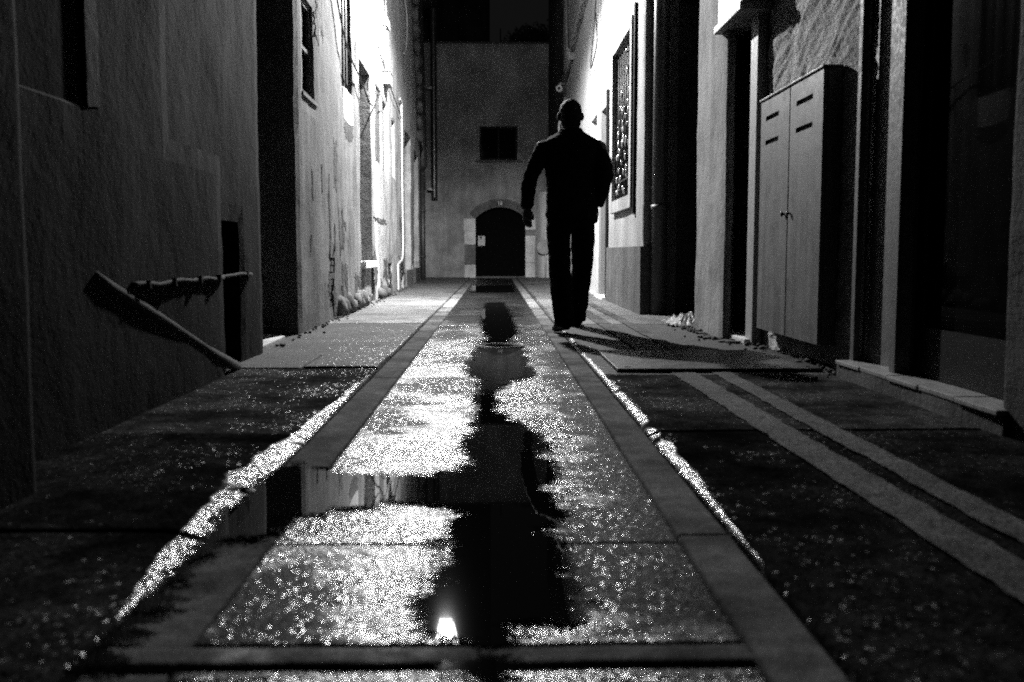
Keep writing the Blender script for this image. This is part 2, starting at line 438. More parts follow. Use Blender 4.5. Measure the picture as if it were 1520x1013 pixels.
one('ground', 'earth', None, lambda q: q.box(-60, 60, -40, 90, -.6, -.06)).__setitem__('kind', 'structure')
GAP = .007
pl = empty('pavement', (-1.1, 6, 0), kind='structure')
lipL = lambda y: max(.12, min(1.0, 1.0 - (y - 2.4) / 2.6)) if y > 2.4 else max(0, (y - 1.5) / .9)
YL = [.4, 2.07, 3.22, 5.08, 5.72, 8.35, 9.35, 14.4, 19, 24.27]
for i, (a, b) in enumerate(zip(YL[:-1], YL[1:])):
    zz = .014 + (.004 if i % 2 else 0)
    if i == 3:
        slab('slab', 'pave_mid', pl, -1.75, -1.0, a + GAP, b - GAP, .017)
        slab('slab', 'pave_mid', pl, -1.0 + GAP * 2, -.6 - GAP, a + GAP * 2, b - GAP, .022)
    else:
        slab('slab', 'pave_dimmed' if b < 3.3 else 'pave' if b < 5.2 else 'pave_mid' if b < 8.5 else 'pave_lamplit', pl, -2.0, -.6 - GAP * .6, a + GAP * .5, b - GAP * .5, zz, 0, .13 if b < 9 else .03, lipL)
pr = empty('pavement', (1.1, 6, 0), kind='structure')
lipR = lambda y: max(0, min(1.0, (y - 1.75) / 1.2)) if y < 3.2 else max(.5, 1 - (y - 3.2) / 4)
YR = [.4, 3.25, 4.78, 8.2, 9.4, 12.4, 15.2, 19.5, 24.27]
for i, (a, b) in enumerate(zip(YR[:-1], YR[1:])):
    slab('slab', 'pave_dimmed' if b < 3.3 else 'pave' if b < 5 else 'pave_mid' if b < 8.5 else 'pave_lamplit', pr, .5 + GAP * .6, 2.6, a + GAP * .5, b - GAP * .5, .014 + (.003 if i % 2 else 0), .055, 0, lipR)
ch = empty('gutter_channel', (-.05, 6, 0), kind='structure')
YC = [.4, 1.40, 4.78, 5.5, 8.25, 12.6, 16.0, 24.27]
slab('crossband', 'strip', ch, -.59, .385, 1.405, 1.475, .004, wetfn=lambda x, y: 1.15 - max(0, x + .12) * 9 - max(0, -.42 - x) * 12)
DRY = [(-.22, 4.5, .20, .22), (-.38, 4.02, .12, .12), (-.40, 3.55, .08, .2), (-.28, 9.2, .16, .5), (-.32, 7.2, .12, .3), (.33, 3.85, .07, .3), (.36, 2.4, .10, .14), (.34, 5.6, .08, .5), (.30, 1.75, .14, .16), (-.40, 1.66, .10, .16), (-.20, 5.6, .1, .15), (.25, 8.8, .1, .4), (.38, 2.9, .05, .2), (-.2, 14.2, .2, .5), (.31, 2.05, .15, .32), (.34, 2.75, .10, .35), (.35, 3.4, .07, .3), (.33, 4.6, .07, .3)]
def dryfn(x, y):
    n1 = mnoise.noise(Vector((y * 11, x * 5, 3))) + .6 * mnoise.noise(Vector((y * 27, x * 9, 5)))
    x += .11 * n1; y += .10 * mnoise.noise(Vector((y * 9, x * 13, 9)))
    return -1.7 * max(math.exp(-((x - a) / c) ** 2 - ((y - b) / d) ** 2) for a, b, c, d in DRY)
YC2 = [.4, 1.395, None, 1.485, 2.02, 4.78, 5.45, 8.25, 12.6, 13.6, 16.0, 20, 24.27]
prev = None
for y in YC2:
    if y is None: prev = None; continue
    if prev is not None: slab('slab', 'chan', ch, -.465, .385, prev + GAP * .3, y - GAP * .3, 0.0, amp=.0022, edge=.005, wetfn=dryfn, step=.028 if y < 6 else .05)
    prev = y
YS = [.4, 1.4, 2.75, 4.78, 8.25, 11.2, 15, 19, 24.27]
for i, (a, b) in enumerate(zip(YS[:-1], YS[1:])):
    slab('edge_strip', 'strip', ch, -.595, -.468, a + GAP * .4, b - GAP * .4, .003 if a > 2 else -.004, edge=.006)
YS = [.4, 2.06, 4.78, 8.2, 11.6, 15, 19.5, 24.27]
for i, (a, b) in enumerate(zip(YS[:-1], YS[1:])):
    slab('edge_strip', 'strip', ch, .388, .497, a + GAP * .4, b - GAP * .4, .004, edge=.006)
# painted double line on the right pavement, ragged edges, lies 4 mm above the slab tops
def stripe(x0, x1, y0, y1, dx):
    V = []; F = []; n = int((y1 - y0) / .03)
    for i in range(n + 1):
        y = y0 + (y1 - y0) * i / n; t = dx * (y - y0) / (y1 - y0)
        e0 = .010 * mnoise.noise(Vector((y * 11, x0 * 7, 0))) + .006 * mnoise.noise(Vector((y * 43, x0 * 7, 3)))
        e1 = .010 * mnoise.noise(Vector((y * 11, x1 * 7, 5))) + .006 * mnoise.noise(Vector((y * 43, x1 * 7, 8)))
        for k in range(5):
            x = x0 + t + e0 + (x1 + e1 - x0 - e0) * k / 4
            V.append((x, y, .0225 + .003 * mnoise.noise(Vector((x * 2.2, y * 2.2, .7)))))
    for i in range(n):
        for k in range(4): F.append((i * 5 + k, i * 5 + k + 1, i * 5 + k + 6, i * 5 + k + 5))
    return raw('painted_line', V, F, 'paint', pr, True, {'wet': [0] * len(V)})
stripe(.885, 1.005, .5, 4.80, -.03); stripe(1.052, 1.143, .5, 4.80, 0)
stripe(.85, .97, 5.85, 11.8, -.03); stripe(1.055, 1.14, 5.85, 11.8, 0)

# puddles -------------------------------------------------------------------
def puddle(label, poly, z, step=.018, margin=.12):
    P = np.array(poly, float); x0, y0 = P.min(0) - margin; x1, y1 = P.max(0) + margin
    xs = np.arange(x0, x1, step); ys = np.arange(y0, y1, step)
    X, Y = np.meshgrid(xs, ys); d = np.full(X.shape, 1e9); ins = np.zeros(X.shape, bool)
    for i in range(len(P)):
        a, b = P[i], P[(i + 1) % len(P)]
        ab = b - a; t = np.clip(((X - a[0]) * ab[0] + (Y - a[1]) * ab[1]) / (ab @ ab + 1e-12), 0, 1)
        d = np.minimum(d, np.hypot(X - a[0] - t * ab[0], Y - a[1] - t * ab[1]))
        c = (a[1] > Y) != (b[1] > Y)
        ins ^= c & (X < (b[0] - a[0]) * (Y - a[1]) / (b[1] - a[1] + 1e-12) + a[0])
    sd = np.where(ins, d, -d)
    keep = sd > -margin; idx = -np.ones(X.shape, int); V = []; A = []
    F = []
    for j in range(len(ys) - 1):
        for i in range(len(xs) - 1):
            if keep[j, i] and keep[j, i + 1] and keep[j + 1, i] and keep[j + 1, i + 1]:
                f = []
                for (jj, ii) in ((j, i), (j, i + 1), (j + 1, i + 1), (j + 1, i)):
                    if idx[jj, ii] < 0: idx[jj, ii] = len(V); V.append((X[jj, ii], Y[jj, ii], z)); A.append(sd[jj, ii])
                    f.append(idx[jj, ii])
                F.append(tuple(f))
    o = raw('puddle', V, F, 'water', None, True, {'depth': A})
    return tag(o, label, 'puddle')
PM = [(-0.099, 4.126), (-0.039, 4.329), (-0.001, 4.124), (0.012, 3.687), (0.06, 3.536), (0.125, 3.331), (0.165, 3.206), (0.18, 3.06), (0.13, 2.96), (0.175, 2.80), (0.185, 2.62), (0.12, 2.50), (0.175, 2.36), (0.18, 2.2), (0.11, 2.10), (0.155, 1.96), (0.15, 1.83), (0.152, 1.65), (0.119, 1.558), (0.07, 1.559), (0.027, 1.575), (0.03, 1.546), (0.025, 1.491), (0.02, 1.30), (-0.05, 1.30), (-0.05, 1.478), (-0.065, 1.511), (-0.113, 1.539), (-0.145, 1.608), (-0.137, 1.672), (-0.117, 1.766), (-0.098, 1.917), (-0.107, 2.057), (-0.09, 2.189), (-0.088, 2.307), (-0.153, 2.327), (-0.218, 2.341), (-0.281, 2.329), (-0.373, 2.306), (-0.45, 2.212), (-0.482, 2.088), (-0.555, 2.04), (-0.578, 1.883), (-0.558, 1.662), (-0.562, 1.45), (-0.562, 1.25), (-0.62, 1.25), (-0.615, 1.542), (-0.61, 1.748), (-0.625, 2.066), (-0.635, 2.255), (-0.62, 2.518), (-0.567, 2.803), (-0.493, 2.714), (-0.393, 2.662), (-0.246, 2.643), (-0.139, 2.674), (-0.068, 2.795), (-0.092, 2.968), (-0.112, 3.053), (-0.081, 3.334), (-0.079, 3.688)]
puddle('largest black mirror puddle sprawling over the near channel and left gutter', PM, .0075)
puddle('round dark puddle halfway along the channel beside the walking man', [(-0.122, 6.156), (-0.069, 6.72), (0.069, 6.822), (0.159, 6.375), (0.183, 5.394), (0.2, 4.909), (0.10, 4.66), (0.02, 4.36), (0.0, 4.1), (-.07, 4.05), (-0.08, 4.4), (-0.075, 4.728), (-0.129, 4.807), (-0.161, 5.239), (-0.133, 5.571)], .0072)
puddle('long narrow dark puddle in the channel leading towards the arched door', [(-0.107, 12.028), (0.105, 12.024), (0.159, 9.453), (0.166, 7.455), (0.10, 6.8), (0.09, 6.5), (-.05, 6.5), (-0.062, 6.887), (-0.101, 7.789), (-0.148, 9.458)], .0070)
puddle('farthest dark puddle across the channel before the arched door', [(-0.431, 18.196), (0.313, 18.563), (0.311, 15.353), (-0.379, 15.103)], .0068)

# cover plate, round cover
cp = empty('cover_plate', (1.0, 5.35, .02), 'smooth flat metal cover plate lying on the right pavement in the shadow of the man', 'cover plate')
one('plate', 'plate', cp, lambda q: q.box(.60, 1.62, 4.86, 5.80,   .0175, .034), bevel=.004)
for (x, y) in ((.66, 4.93), (1.56, 4.93), (.66, 5.73), (1.56, 5.73)):
    one('bolt', 'iron', cp, lambda q: q.tube([(x, y, .0335), (x, y, .0375)], .014, 8))
mh = empty('manhole_cover', (0.03, 6.35, 0), 'round iron manhole cover at the far rim of the channel puddle', 'manhole cover')
one('lid', 'iron', mh, lambda q: q.tube([(.03, 6.38, .002), (.03, 6.38, .0066)], .13, 28))
one('rim', 'iron', mh, lambda q: q.tube([(.03 + .15 * math.cos(a), 6.38 + .15 * math.sin(a), .004) for a in np.linspace(0, 2 * math.pi, 29)], .008, 6, False))

# ================================================================== left near house (Y < 5.85)
A = empty('house', (-1.4, 4.1, 0), 'dark grey plastered house front nearest on the left, with stepped wall and low slot', 'house')
PA = PX(-1.29, 1); PA2 = PX(-1.362, 1)
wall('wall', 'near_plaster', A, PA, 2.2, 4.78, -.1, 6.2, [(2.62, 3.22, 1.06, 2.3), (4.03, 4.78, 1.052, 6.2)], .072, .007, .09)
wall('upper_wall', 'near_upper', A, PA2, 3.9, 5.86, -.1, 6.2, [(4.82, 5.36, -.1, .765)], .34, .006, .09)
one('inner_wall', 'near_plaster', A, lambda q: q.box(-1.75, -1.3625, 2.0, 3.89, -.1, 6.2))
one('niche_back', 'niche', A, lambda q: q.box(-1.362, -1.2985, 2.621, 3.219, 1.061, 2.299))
one('niche_trim', 'near_trim', A, lambda q: q.prism([(3.225, 1.062), (3.325, 1.075), (3.325, 2.4), (3.225, 2.4)], -1.30, -1.2868, lambda u, z, a: (a, u, z)))
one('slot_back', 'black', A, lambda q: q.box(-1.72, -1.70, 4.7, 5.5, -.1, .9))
# pilaster with rounded corner at the extreme left
def pil(q):
    pts = [(-1.75, 2.46), (-1.75, 1.2), (-1.125, 1.2)]
    pts += [(-1.125 - .06 + .06 * math.cos(t), 2.46 - .06 + .06 * math.sin(t)) for t in np.linspace(0, math.pi / 2, 9)]
    zs = [-.1 + .15 * i for i in range(42)]
    n = len(pts); vs = []; fs = []
    for z in zs:
        for (x, y) in pts: 
            w = .007 * mnoise.noise(Vector((x * 3, y * 3, z * 2.1)))
            vs.append((x + w, y + w, z))
    for j in range(len(zs) - 1):
        for i in range(n): fs.append((j * n + i, j * n + (i + 1) % n, (j + 1) * n + (i + 1) % n, (j + 1) * n + i))
    fs.append(tuple(range((len(zs) - 1) * n, len(zs) * n)))
    q.add(vs, fs)
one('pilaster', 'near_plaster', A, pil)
# diagonal pipe and the bumpy horizontal cable
o = MB(); o.tube([(-1.330, 3.22, .535), (-1.308, 3.25, .525), (-1.306, 3.36, .49), (-1.308, 3.9, .34), (-1.309, 4.5, .165), (-1.310, 5.02, .03)], [.027, .027, .027, .026, .026, .026], 16)
o = tag(o.build('drain_pipe', 'near_trim', None, loc=(-1.25, 4.1, 0)), 'thick plastered pipe slanting down the dark left wall to the pavement', 'pipe')
cb = []
for i in range(46):
    t = i / 45; y = 3.55 + 2.0 * t
    xx = -1.286 if y < 4.74 else (-1.286 - .066 * min(1, (y - 4.74) / .12))
    cb.append((xx, y, ( .485) + .0025 * math.sin(i * .7) + .007 * mnoise.noise(Vector((y * 4, 0, 0)))))
b = MB(); b.tube(cb, [.010 + .003 * mnoise.noise(Vector((i * .9, 5, 0))) for i in range(46)], 10)
hc = tag(b.build('cable', 'near_trim', None, loc=(-1.3, 4.5, .48)), 'bumpy painted cable fixed level along the dark left wall above the slanting pipe', 'cable')
for y in (3.7, 4.0, 4.35, 4.65, 5.45):
    xx = -1.287 if y < 4.76 else -1.357
    one('clip', 'near_trim', hc, lambda q: q.box(xx - .01, xx + .017, y - .008, y + .008, .47, .502))
A2 = one('roof', 'roof', A, lambda q: q.box(-6, -1.0, 1.2, 5.9, 6.2, 6.35))
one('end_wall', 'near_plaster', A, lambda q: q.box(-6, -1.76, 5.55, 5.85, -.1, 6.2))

# ================================================================== left long house (Y 5.9 - 21.6)
B = empty('house', (-1.6, 13, 0), 'long pale house on the left with stained peeling plaster and many narrow openings', 'house')
holes = [(7.52, 8.05, 1.79, 2.52), (9.62, 10.38, 2.19, 3.9), (11.02, 12.12, .51, 2.71),
         (12.6, 13.28, 1.74, 2.70), (13.6, 14.2, 1.71, 2.66), (14.95, 15.35, 1.74, 2.57), (17.3, 18.8, .30, 2.72), (19.7, 21.0, .30, 2.6),
         (8.66, 8.98, .13, .56), (12.0, 12.4, .0, .46), (14.1, 14.75, .0, .46), (16.5, 16.9, .0, .44), (19.0, 19.3, .0, .44)]
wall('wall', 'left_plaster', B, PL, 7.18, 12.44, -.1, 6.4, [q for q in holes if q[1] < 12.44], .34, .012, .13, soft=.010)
wall('wall', 'left_lamplit', B, PL, 12.444, 21.6, -.1, 6.4, [q for q in holes if q[0] > 12.4], .34, .012, .13, soft=.010)
# recessed side bay with door
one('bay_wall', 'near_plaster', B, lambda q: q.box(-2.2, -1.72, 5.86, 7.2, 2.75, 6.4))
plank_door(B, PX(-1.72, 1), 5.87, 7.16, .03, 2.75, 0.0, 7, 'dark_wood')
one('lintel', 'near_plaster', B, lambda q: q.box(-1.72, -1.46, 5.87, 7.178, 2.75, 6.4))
one('doorstep', 'pale_stone', B, lambda q: q.prism([(-1.70, 5.9), (-1.415, 5.95), (-1.445, 6.85), (-1.70, 7.1)], 0, .034, lambda x, y, z: (x, y, z)), bevel=.006)
window(B, PL, 7.52, 8.05, 1.79, 2.52, .085, 'grey_wood', .045, 0, 1, sill=(.03, .01), sillmat='light_paint')
sh = one('shutter', 'dark_wood', B, lambda q: q.pbox(PL, 9.62, 10.38, 2.19, 3.9, -.10, -.07))
for k in range(7):
    one('slat', 'grey_wood' if k % 3 == 1 else 'dark_wood', sh, lambda q: q.pbox(PL, 9.63 + k * .107, 9.63 + k * .107 + .092, 2.2, 3.89, -.069, -.045 + .012 * (k % 2)))
def patch(name, mat, parent, u0, u1, z0, z1, t=.006, seed=0, ragged=.25):
    n = 72; pts = []
    for i in range(n):
        a = 2 * math.pi * i / n; c, s_ = math.cos(a), math.sin(a)
        k = 1 / max(abs(c), abs(s_)) ** .9
        r = 1 - ragged * .6 + ragged * (1.5 * mnoise.noise(Vector((c * 1.6 + seed, s_ * 1.6, seed))) + .9 * mnoise.noise(Vector((c * 6 + seed, s_ * 6, 2))) + .5 * mnoise.noise(Vector((c * 19 + seed, s_ * 19, 5))))
        pts.append(((u0 + u1) / 2 + (u1 - u0) / 2 * c * k * r, (z0 + z1) / 2 + (z1 - z0) / 2 * s_ * k * r))
    return one(name, mat, parent, lambda q: q.prism(pts, -.01, .0025, lambda u, z, d: PL(u, z, d + wob(u, z, .012))))
patch('plaster_patch', 'white_plaster', B, 9.66, 10.34, 1.87, 2.2, .008, 3, .08)
patch('peeled_patch', 'peeled', B, 9.68, 10.34, 1.70, 1.86, .008, 5, .3)
patch('peeled_patch', 'peeled', B, 8.2, 8.6, 2.35, 2.9, .006, 6, .4)
patch('peeled_patch', 'peeled', B, 8.95, 9.2, 1.15, 1.62, .006, 8, .45)
patch('peeled_patch', 'peeled', B, 9.25, 9.5, .55, 1.02, .006, 9, .45)
patch('peeled_patch', 'peeled', B, 8.62, 8.72, .62, 1.2, .006, 10, .45)
patch('peeled_patch', 'peeled', B, 9.35, 9.75, .28, .52, .006, 12, .45)
patch('peeled_patch', 'peeled', B, 10.3, 10.9, .2, .40, .006, 14, .45)
patch('peeled_patch', 'peeled', B, 12.4, 13.9, .98, 1.06, .006, 18, .5)
patch('peeled_patch', 'peeled', B, 13.4, 14.0, .2, .55, .006, 21, .5)
patch('peeled_patch', 'peeled', B, 16.0, 16.4, .9, 1.25, .006, 23, .5)
for i in range(26):
    y = random.uniform(8.3, 17); w = random.uniform(.06, .35) * (y / 10); z = abs(random.gauss(.1, .2)) + .05
    patch('peeled_patch', 'peeled', B, y, y + w, max(.02, z - .12), z + random.uniform(.05, .25), .006, 30 + i * 3.7, .5)
for i in range(10):
    y = random.uniform(7.4, 13); z = random.uniform(.6, 2.6)
    patch('peeled_patch', 'plinth_plaster', B, y, y + random.uniform(.05, .2), z, z + random.uniform(.08, .5), .006, 130 + i * 3.7, .55)
# bare bricks showing in the hole
one('brick_back', 'peeled', B, lambda q: q.pbox(PL, 8.6, 9.05, .08, .62, -.10, -.06))
for r_ in range(7):
    for c_ in range(2):
        u = 8.66 + (c_ * .17 if r_ % 2 == 0 else c_ * .17 - .06) 
        a0, a1 = max(8.665, u), min(8.975, u + .155)
        one('brick', 'brick', B, lambda q: q.pbox(PL, a0, a1, .137 + r_ * .06, .137 + r_ * .06 + .046, -.06, -.012 + .006 * random.random()))
# foundation stones along the foot
for i in range(11):
    y = 9.15 + i * .2 + random.uniform(-.03, .03); h_ = random.uniform(.14, .24)
    one('foundation_stone', 'dark_stone', B, lambda q: q.ball((XL(y) + .012, y, h_ * .42), .1, 8, (.42 + .2 * random.random(), 1.15, h_ / .2), .5))
for i in range(5):
    y = 12.7 + i * .26; h_ = random.uniform(.12, .2)
    one('foundation_stone', 'brick', B, lambda q: q.ball((XL(y) + .02, y, h_ * .4), .1, 8, (.6, 1.3, h_ / .2), .5))
# tall opening with stone sill
one('opening_back', 'dark_wood', B, lambda q: q.pbox(PL, 11.0, 12.14, .45, 2.75, -.36, -.32))
one('opening_sill', 'pale_stone', B, lambda q: q.pbox(PL, 10.95, 12.2, .43, .507, -.3, .05), bevel=.006)
one('opening_panel', 'brick', B, lambda q: q.pbox(PL, 11.03, 12.11, .512, .95, -.318, -.22))
window(B, PL, 12.6, 13.28, 1.74, 2.70, .07, 'grey_wood', .06, 1, 0, 'grey_wood')
window(B, PL, 13.6, 14.2, 1.71, 2.66, .10, 'grey_wood', .06, 1, 0, 'dark_wood')
window(B, PL, 14.95, 15.35, 1.74, 2.57, .16, 'dark_wood', .05, 0)
one('door', 'light_paint', B, lambda q: q.pbox(PL, 17.28, 18.82, .28, 2.74, -.34, -.31))
one('doorstep', 'stone', B, lambda q: q.pbox(PL, 17.25, 18.85, -.02, .297, -.3, .02))
one('door', 'dark_wood', B, lambda q: q.pbox(PL, 19.68, 21.02, .28, 2.62, -.34, -.31))
one('doorstep', 'dark_stone', B, lambda q: q.pbox(PL, 19.65, 21.05, -.02, .297, -.3, .02))
for (a, b_) in ((12.0, 12.4), (14.1, 14.75), (16.5, 16.9), (19.0, 19.3)):
    one('cellar_vent', 'black', B, lambda q: q.pbox(PL, a - .02, b_ + .02, -.05, .5, -.30, -.26))
for k in range(13):
    z = 3.0 + k * .27; y = 19.1 + (z - 4.2) * -.55 + 1.0
    y = max(18.9, min(21.4, y)) + random.uniform(-.06, .06)
    one('quoin_stone', 'stone' if k % 3 else 'dark_stone', B, lambda q: q.ball((XL(y) + .05, y, z), .16, 9, (.55, 1.4, .95), .6))
one('end_wall', 'dark_plaster', B, lambda q: q.box(-6, -1.72, 21.35, 21.62, -.1, 6.4))
one('side_wall', 'near_plaster', B, lambda q: q.box(-6, -2.21, 5.9, 6.1, -.1, 6.4))
one('roof', 'roof', B, lambda q: q.box(-6, -1.15, 5.88, 21.7, 6.4, 6.6))
# dark return between long house and end house
C_ = empty('house', (-1.8, 23, 0), 'narrow dark house front squeezed into the far left corner behind the downpipes', 'house')
wall('wall', 'dark_plaster', C_, PX(-1.74, 1), 21.66, 24.25, -.1, 6.4, [], .3, .01, .2)
one('pale_edge', 'left_plaster', C_, lambda q: q.box(-1.738, -1.69, 23.6, 24.24, 0, 1.7))
one('roof', 'roof', C_, lambda q: q.box(-6, -1.4, 21.72, 24.4, 6.42, 6.6))

# pipes and cables on the left house -----------------------------------------
dp = empty('downpipe', (-1.6, 22, 0), 'thick dark downpipe standing on the pavement in the far left corner', 'downpipe')
one('pipe', 'dark_pipe', dp, lambda q: q.tube([(-1.585, 22, 0), (-1.585, 22, .8), (-1.585, 22, 2.45)], .055, 14))
one('hopper', 'dark_pipe', dp, lambda q: q.tube([(-1.585, 22, 2.4), (-1.585, 22, 2.5), (-1.585, 22, 2.75), (-1.6, 22, 6.3)], [.06, .11, .10, .05], 12))
for z in (.5, 1.5, 2.3):
    one('collar', 'dark_pipe', dp, lambda q: q.tube([(-1.585, 22, z), (-1.585, 22, z + .05)], .066, 14))
up_ = empty('flue_pipe', (-1.45, 24.1, 1.9), 'ribbed metal pipe ending in mid air on the end facade beside the corner', 'pipe')
fp = [( -1.455, 24.12, 1.9 + .03 * i) for i in range(150)]
one('pipe', 'pipe_metal', up_, lambda q: q.tube(fp, [.072 + .006 * (i % 2) for i in range(150)], 14))
one('clamp', 'white_paint', up_, lambda q: q.tube([(-1.62, 24.08, 2.12), (-1.5, 24.04, 2.12)], .03, 8))
one('clamp', 'white_paint', up_, lambda q: q.tube([(-1.62, 24.08, 4.5), (-1.5, 24.04, 4.5)], .03, 8))
def wire(label, pts, r, mat='cable', cat='cable', name='cable', seg=6):
    P_ = [Vector(p) for p in pts]; out = []
    for i in range(len(P_) - 1):
        p0 = P_[max(0, i - 1)]; p1 = P_[i]; p2 = P_[i + 1]; p3 = P_[min(len(P_) - 1, i + 2)]
        for k in range(8):
            t = k / 8
            out.append(.5 * ((2 * p1) + (-p0 + p2) * t + (2 * p0 - 5 * p1 + 4 * p2 - p3) * t * t + (-p0 + 3 * p1 - 3 * p2 + p3) * t ** 3))
    out.append(P_[-1]); m_ = MB(); m_.tube(out, r, seg)
    return tag(m_.build(name, mat, None, loc=tuple(P_[0])), label, cat)
w_ = lambda u, z, d=.03: PL(u, z, d)
wire('thin black cable sagging over the shutter and tall opening of the left house', [w_(8.9, 3.0), w_(9.55, 2.55, .05), w_(10.6, 2.42, .05), w_(11.5, 2.28, .06), w_(12.5, 2.47), w_(12.9, 2.65)], .008)
wire('taut dark cable running up and away high on the left house', [w_(10.9, 3.6), w_(12.3, 3.25), w_(14, 2.98), w_(16.5, 2.75)], .008)
wire('short grey cable looping under the meter box on the left house', [w_(12.9, 2.62), w_(13.3, 2.55, .05), w_(13.7, 2.60, .06), w_(13.9, 2.72)], .007, 'conduit')
wire('white cable drooping from the top of the left house near its stone corner', [w_(16.6, 5.1), w_(17.4, 4.6, .05), w_(17.2, 4.1, .05), w_(16.9, 3.9)], .013, 'white_paint')
wire('white conduit dropping to the kerb between cellar openings of the left house', [w_(16.0, 3.02), w_(16.25, 3.0), w_(16.3, 2.9), w_(16.3, 1.6), w_(16.3, .62), w_(15.6, .45), w_(15.35, .4), w_(15.35, .02)], .016, 'white_paint', 'conduit', 'conduit')
mb_ = empty('meter_box', (XL(13.8) + .05, 13.8, 2.9), 'small pale meter box hung on the bright left wall under a white conduit', 'meter box')
one('box', 'conduit', mb_, lambda q: q.pbox(PL, 13.6, 14.0, 2.86, 3.02, .005, .09), bevel=.006)
one('lid', 'light_paint', mb_, lambda q: q.pbox(PL, 13.58, 14.02, 3.022, 3.05, .004, .10), bevel=.005)
cd = empty('conduit_pair', (XL(13.7), 13.7, 3.4), 'pair of pale conduits rising from a junction box on the left house', 'conduit')
one('junction_box', 'white_paint', cd, lambda q: q.pbox(PL, 13.55, 13.95, 3.62, 3.72, .005, .07), bevel=.005)
for u in (13.6, 13.85):
    one('pipe', 'light_paint', cd, lambda q: q.tube([w_(u, 3.06, .03), w_(u, 3.62, .03)], .016, 8))
one('pipe', 'light_paint', cd, lambda q: q.tube([w_(13.75, 3.72, .03), w_(13.75, 5.5, .03)], .016, 8))

# ================================================================== end house
D = empty('house', (0, 24.6, 0), 'dim end house closing the alley, one dark window above an arched stone doorway', 'house')
CX_, ZC, RI, RO = .13, .895, .81, 1.0
def archhole(u, z):
    if u < -.477 or u > .738: return False
    if z < 1.43: return z > -.1
    return (u - CX_) ** 2 + (z - ZC) ** 2 < (RI + .09) ** 2
wall('wall', 'far_plaster', D, PF, -1.75, 1.62, -.1, 5.58, [(-.37, .54, 2.834, 3.634), (-.477, .738, -.1, 1.43)], .35, .01, .055, archhole, soft=.004)
one('coping', 'roof', D, lambda q: q.box(-1.75, 1.62, 24.27, 24.7, 5.583, 5.62))
wd = window(D, PF, -.37, .54, 2.834, 3.634, .10, 'dark_wood', .05, 1, 0)
one('window_ledge', 'dark_stone', D, lambda q: q.pbox(PF, -.48, .66, 2.785, 2.83, -.02, .07), bevel=.006)
plank_door(D, PF, -.5, .76, -.02, 1.78, .22, 8, 'black_wood')
nv = 9; a0 = math.acos((.738 - CX_ + .0) / RI); a1 = math.pi - a0
for k in range(nv):
    t0 = a0 + (a1 - a0) * k / nv + .006; t1 = a0 + (a1 - a0) * (k + 1) / nv - .006
    pts = [(CX_ + RI * math.cos(t), ZC + RI * math.sin(t)) for t in np.linspace(t0, t1, 4)] + [(CX_ + (RO + .012 * (k % 2)) * math.cos(t), ZC + (RO + .012 * (k % 2)) * math.sin(t)) for t in np.linspace(t1, t0, 4)]
    one('arch_stone', 'dark_stone', D, lambda q: q.prism(pts, .032 + .006 * (k % 3) + (.02 if k == 4 else 0), -.2, lambda u, z, d: PF(u, z, d)))
for k, (z0, z1) in enumerate([(-.02, .32), (.325, .52), (.525, .80), (.805, 1.13), (1.135, 1.43)]):
    one('pier_stone', ('pale_stone', 'stone', 'stone', 'pale_stone', 'pale_stone')[k], D, lambda q: q.pbox(PF, -.745 - .02 * (k == 4), -.474, z0, z1, -.22, .016 + .006 * (k % 2)), bevel=.008)
for k, (z0, z1) in enumerate([(-.02, .36), (.365, .60), (.605, 1.02), (1.025, 1.16), (1.165, 1.43)]):
    one('pier_stone', ('pale_stone', 'pale_stone', 'pale_stone', 'stone', 'pale_stone')[k], D, lambda q: q.pbox(PF, .735, .975, z0, z1, -.22, .016 + .006 * (k % 2)), bevel=.008)
one('threshold', 'dark_stone', D, lambda q: q.pbox(PF, -.47, .73, -.05, .035, -.22, .03), bevel=.006)
# number
tc = bpy.data.curves.new('house_number', 'FONT'); tc.body = '16'; tc.size = .13; tc.extrude = .004; tc.align_x = 'CENTER'; tc.align_y = 'CENTER'
to = bpy.data.objects.new('tmp', tc); COL.objects.link(to)
dg = bpy.context.evaluated_depsgraph_get(); me = bpy.data.meshes.new_from_object(to.evaluated_get(dg)); bpy.data.objects.remove(to)
me.materials.clear(); me.materials.append(M['white_paint'])
no = bpy.data.objects.new('house_number', me); COL.objects.link(no); no.rotation_euler = (R(90), 0, 0)
no.location = Vector((.12, 24.3 - .062, 1.80)) - wloc(D); no.parent = D
nt_ = empty('notice', (-.335, 24.5, .9), 'white paper notice pinned to the dark arched door', 'notice')
one('sheet', 'paper', nt_, lambda q: q.pbox(PF, -.42, -.25, .78, 1.02, -.198, -.195))
one('header_strip', 'conduit', nt_, lambda q: q.pbox(PF, -.40, -.27, .975, .985, -.1949, -.1940))
one('clip', 'iron', nt_, lambda q: q.pbox(PF, -.37, -.30, .755, .79, -.1938, -.19))
bl = empty('doorbell', (.86, 24.27, .84), 'small white doorbell plate on the stone pier right of the arched door', 'doorbell')
one('plate', 'white_paint', bl, lambda q: q.pbox(PF, .815, .905, .79, .89, .022, .04), bevel=.004)
one('button', 'conduit', bl, lambda q: q.ball(PF(.86, .84, .042), .016, 8))
one('side_wall', 'far_plaster', D, lambda q: q.box(-1.75, 1.62, 24.66, 30, -.1, 5.57))
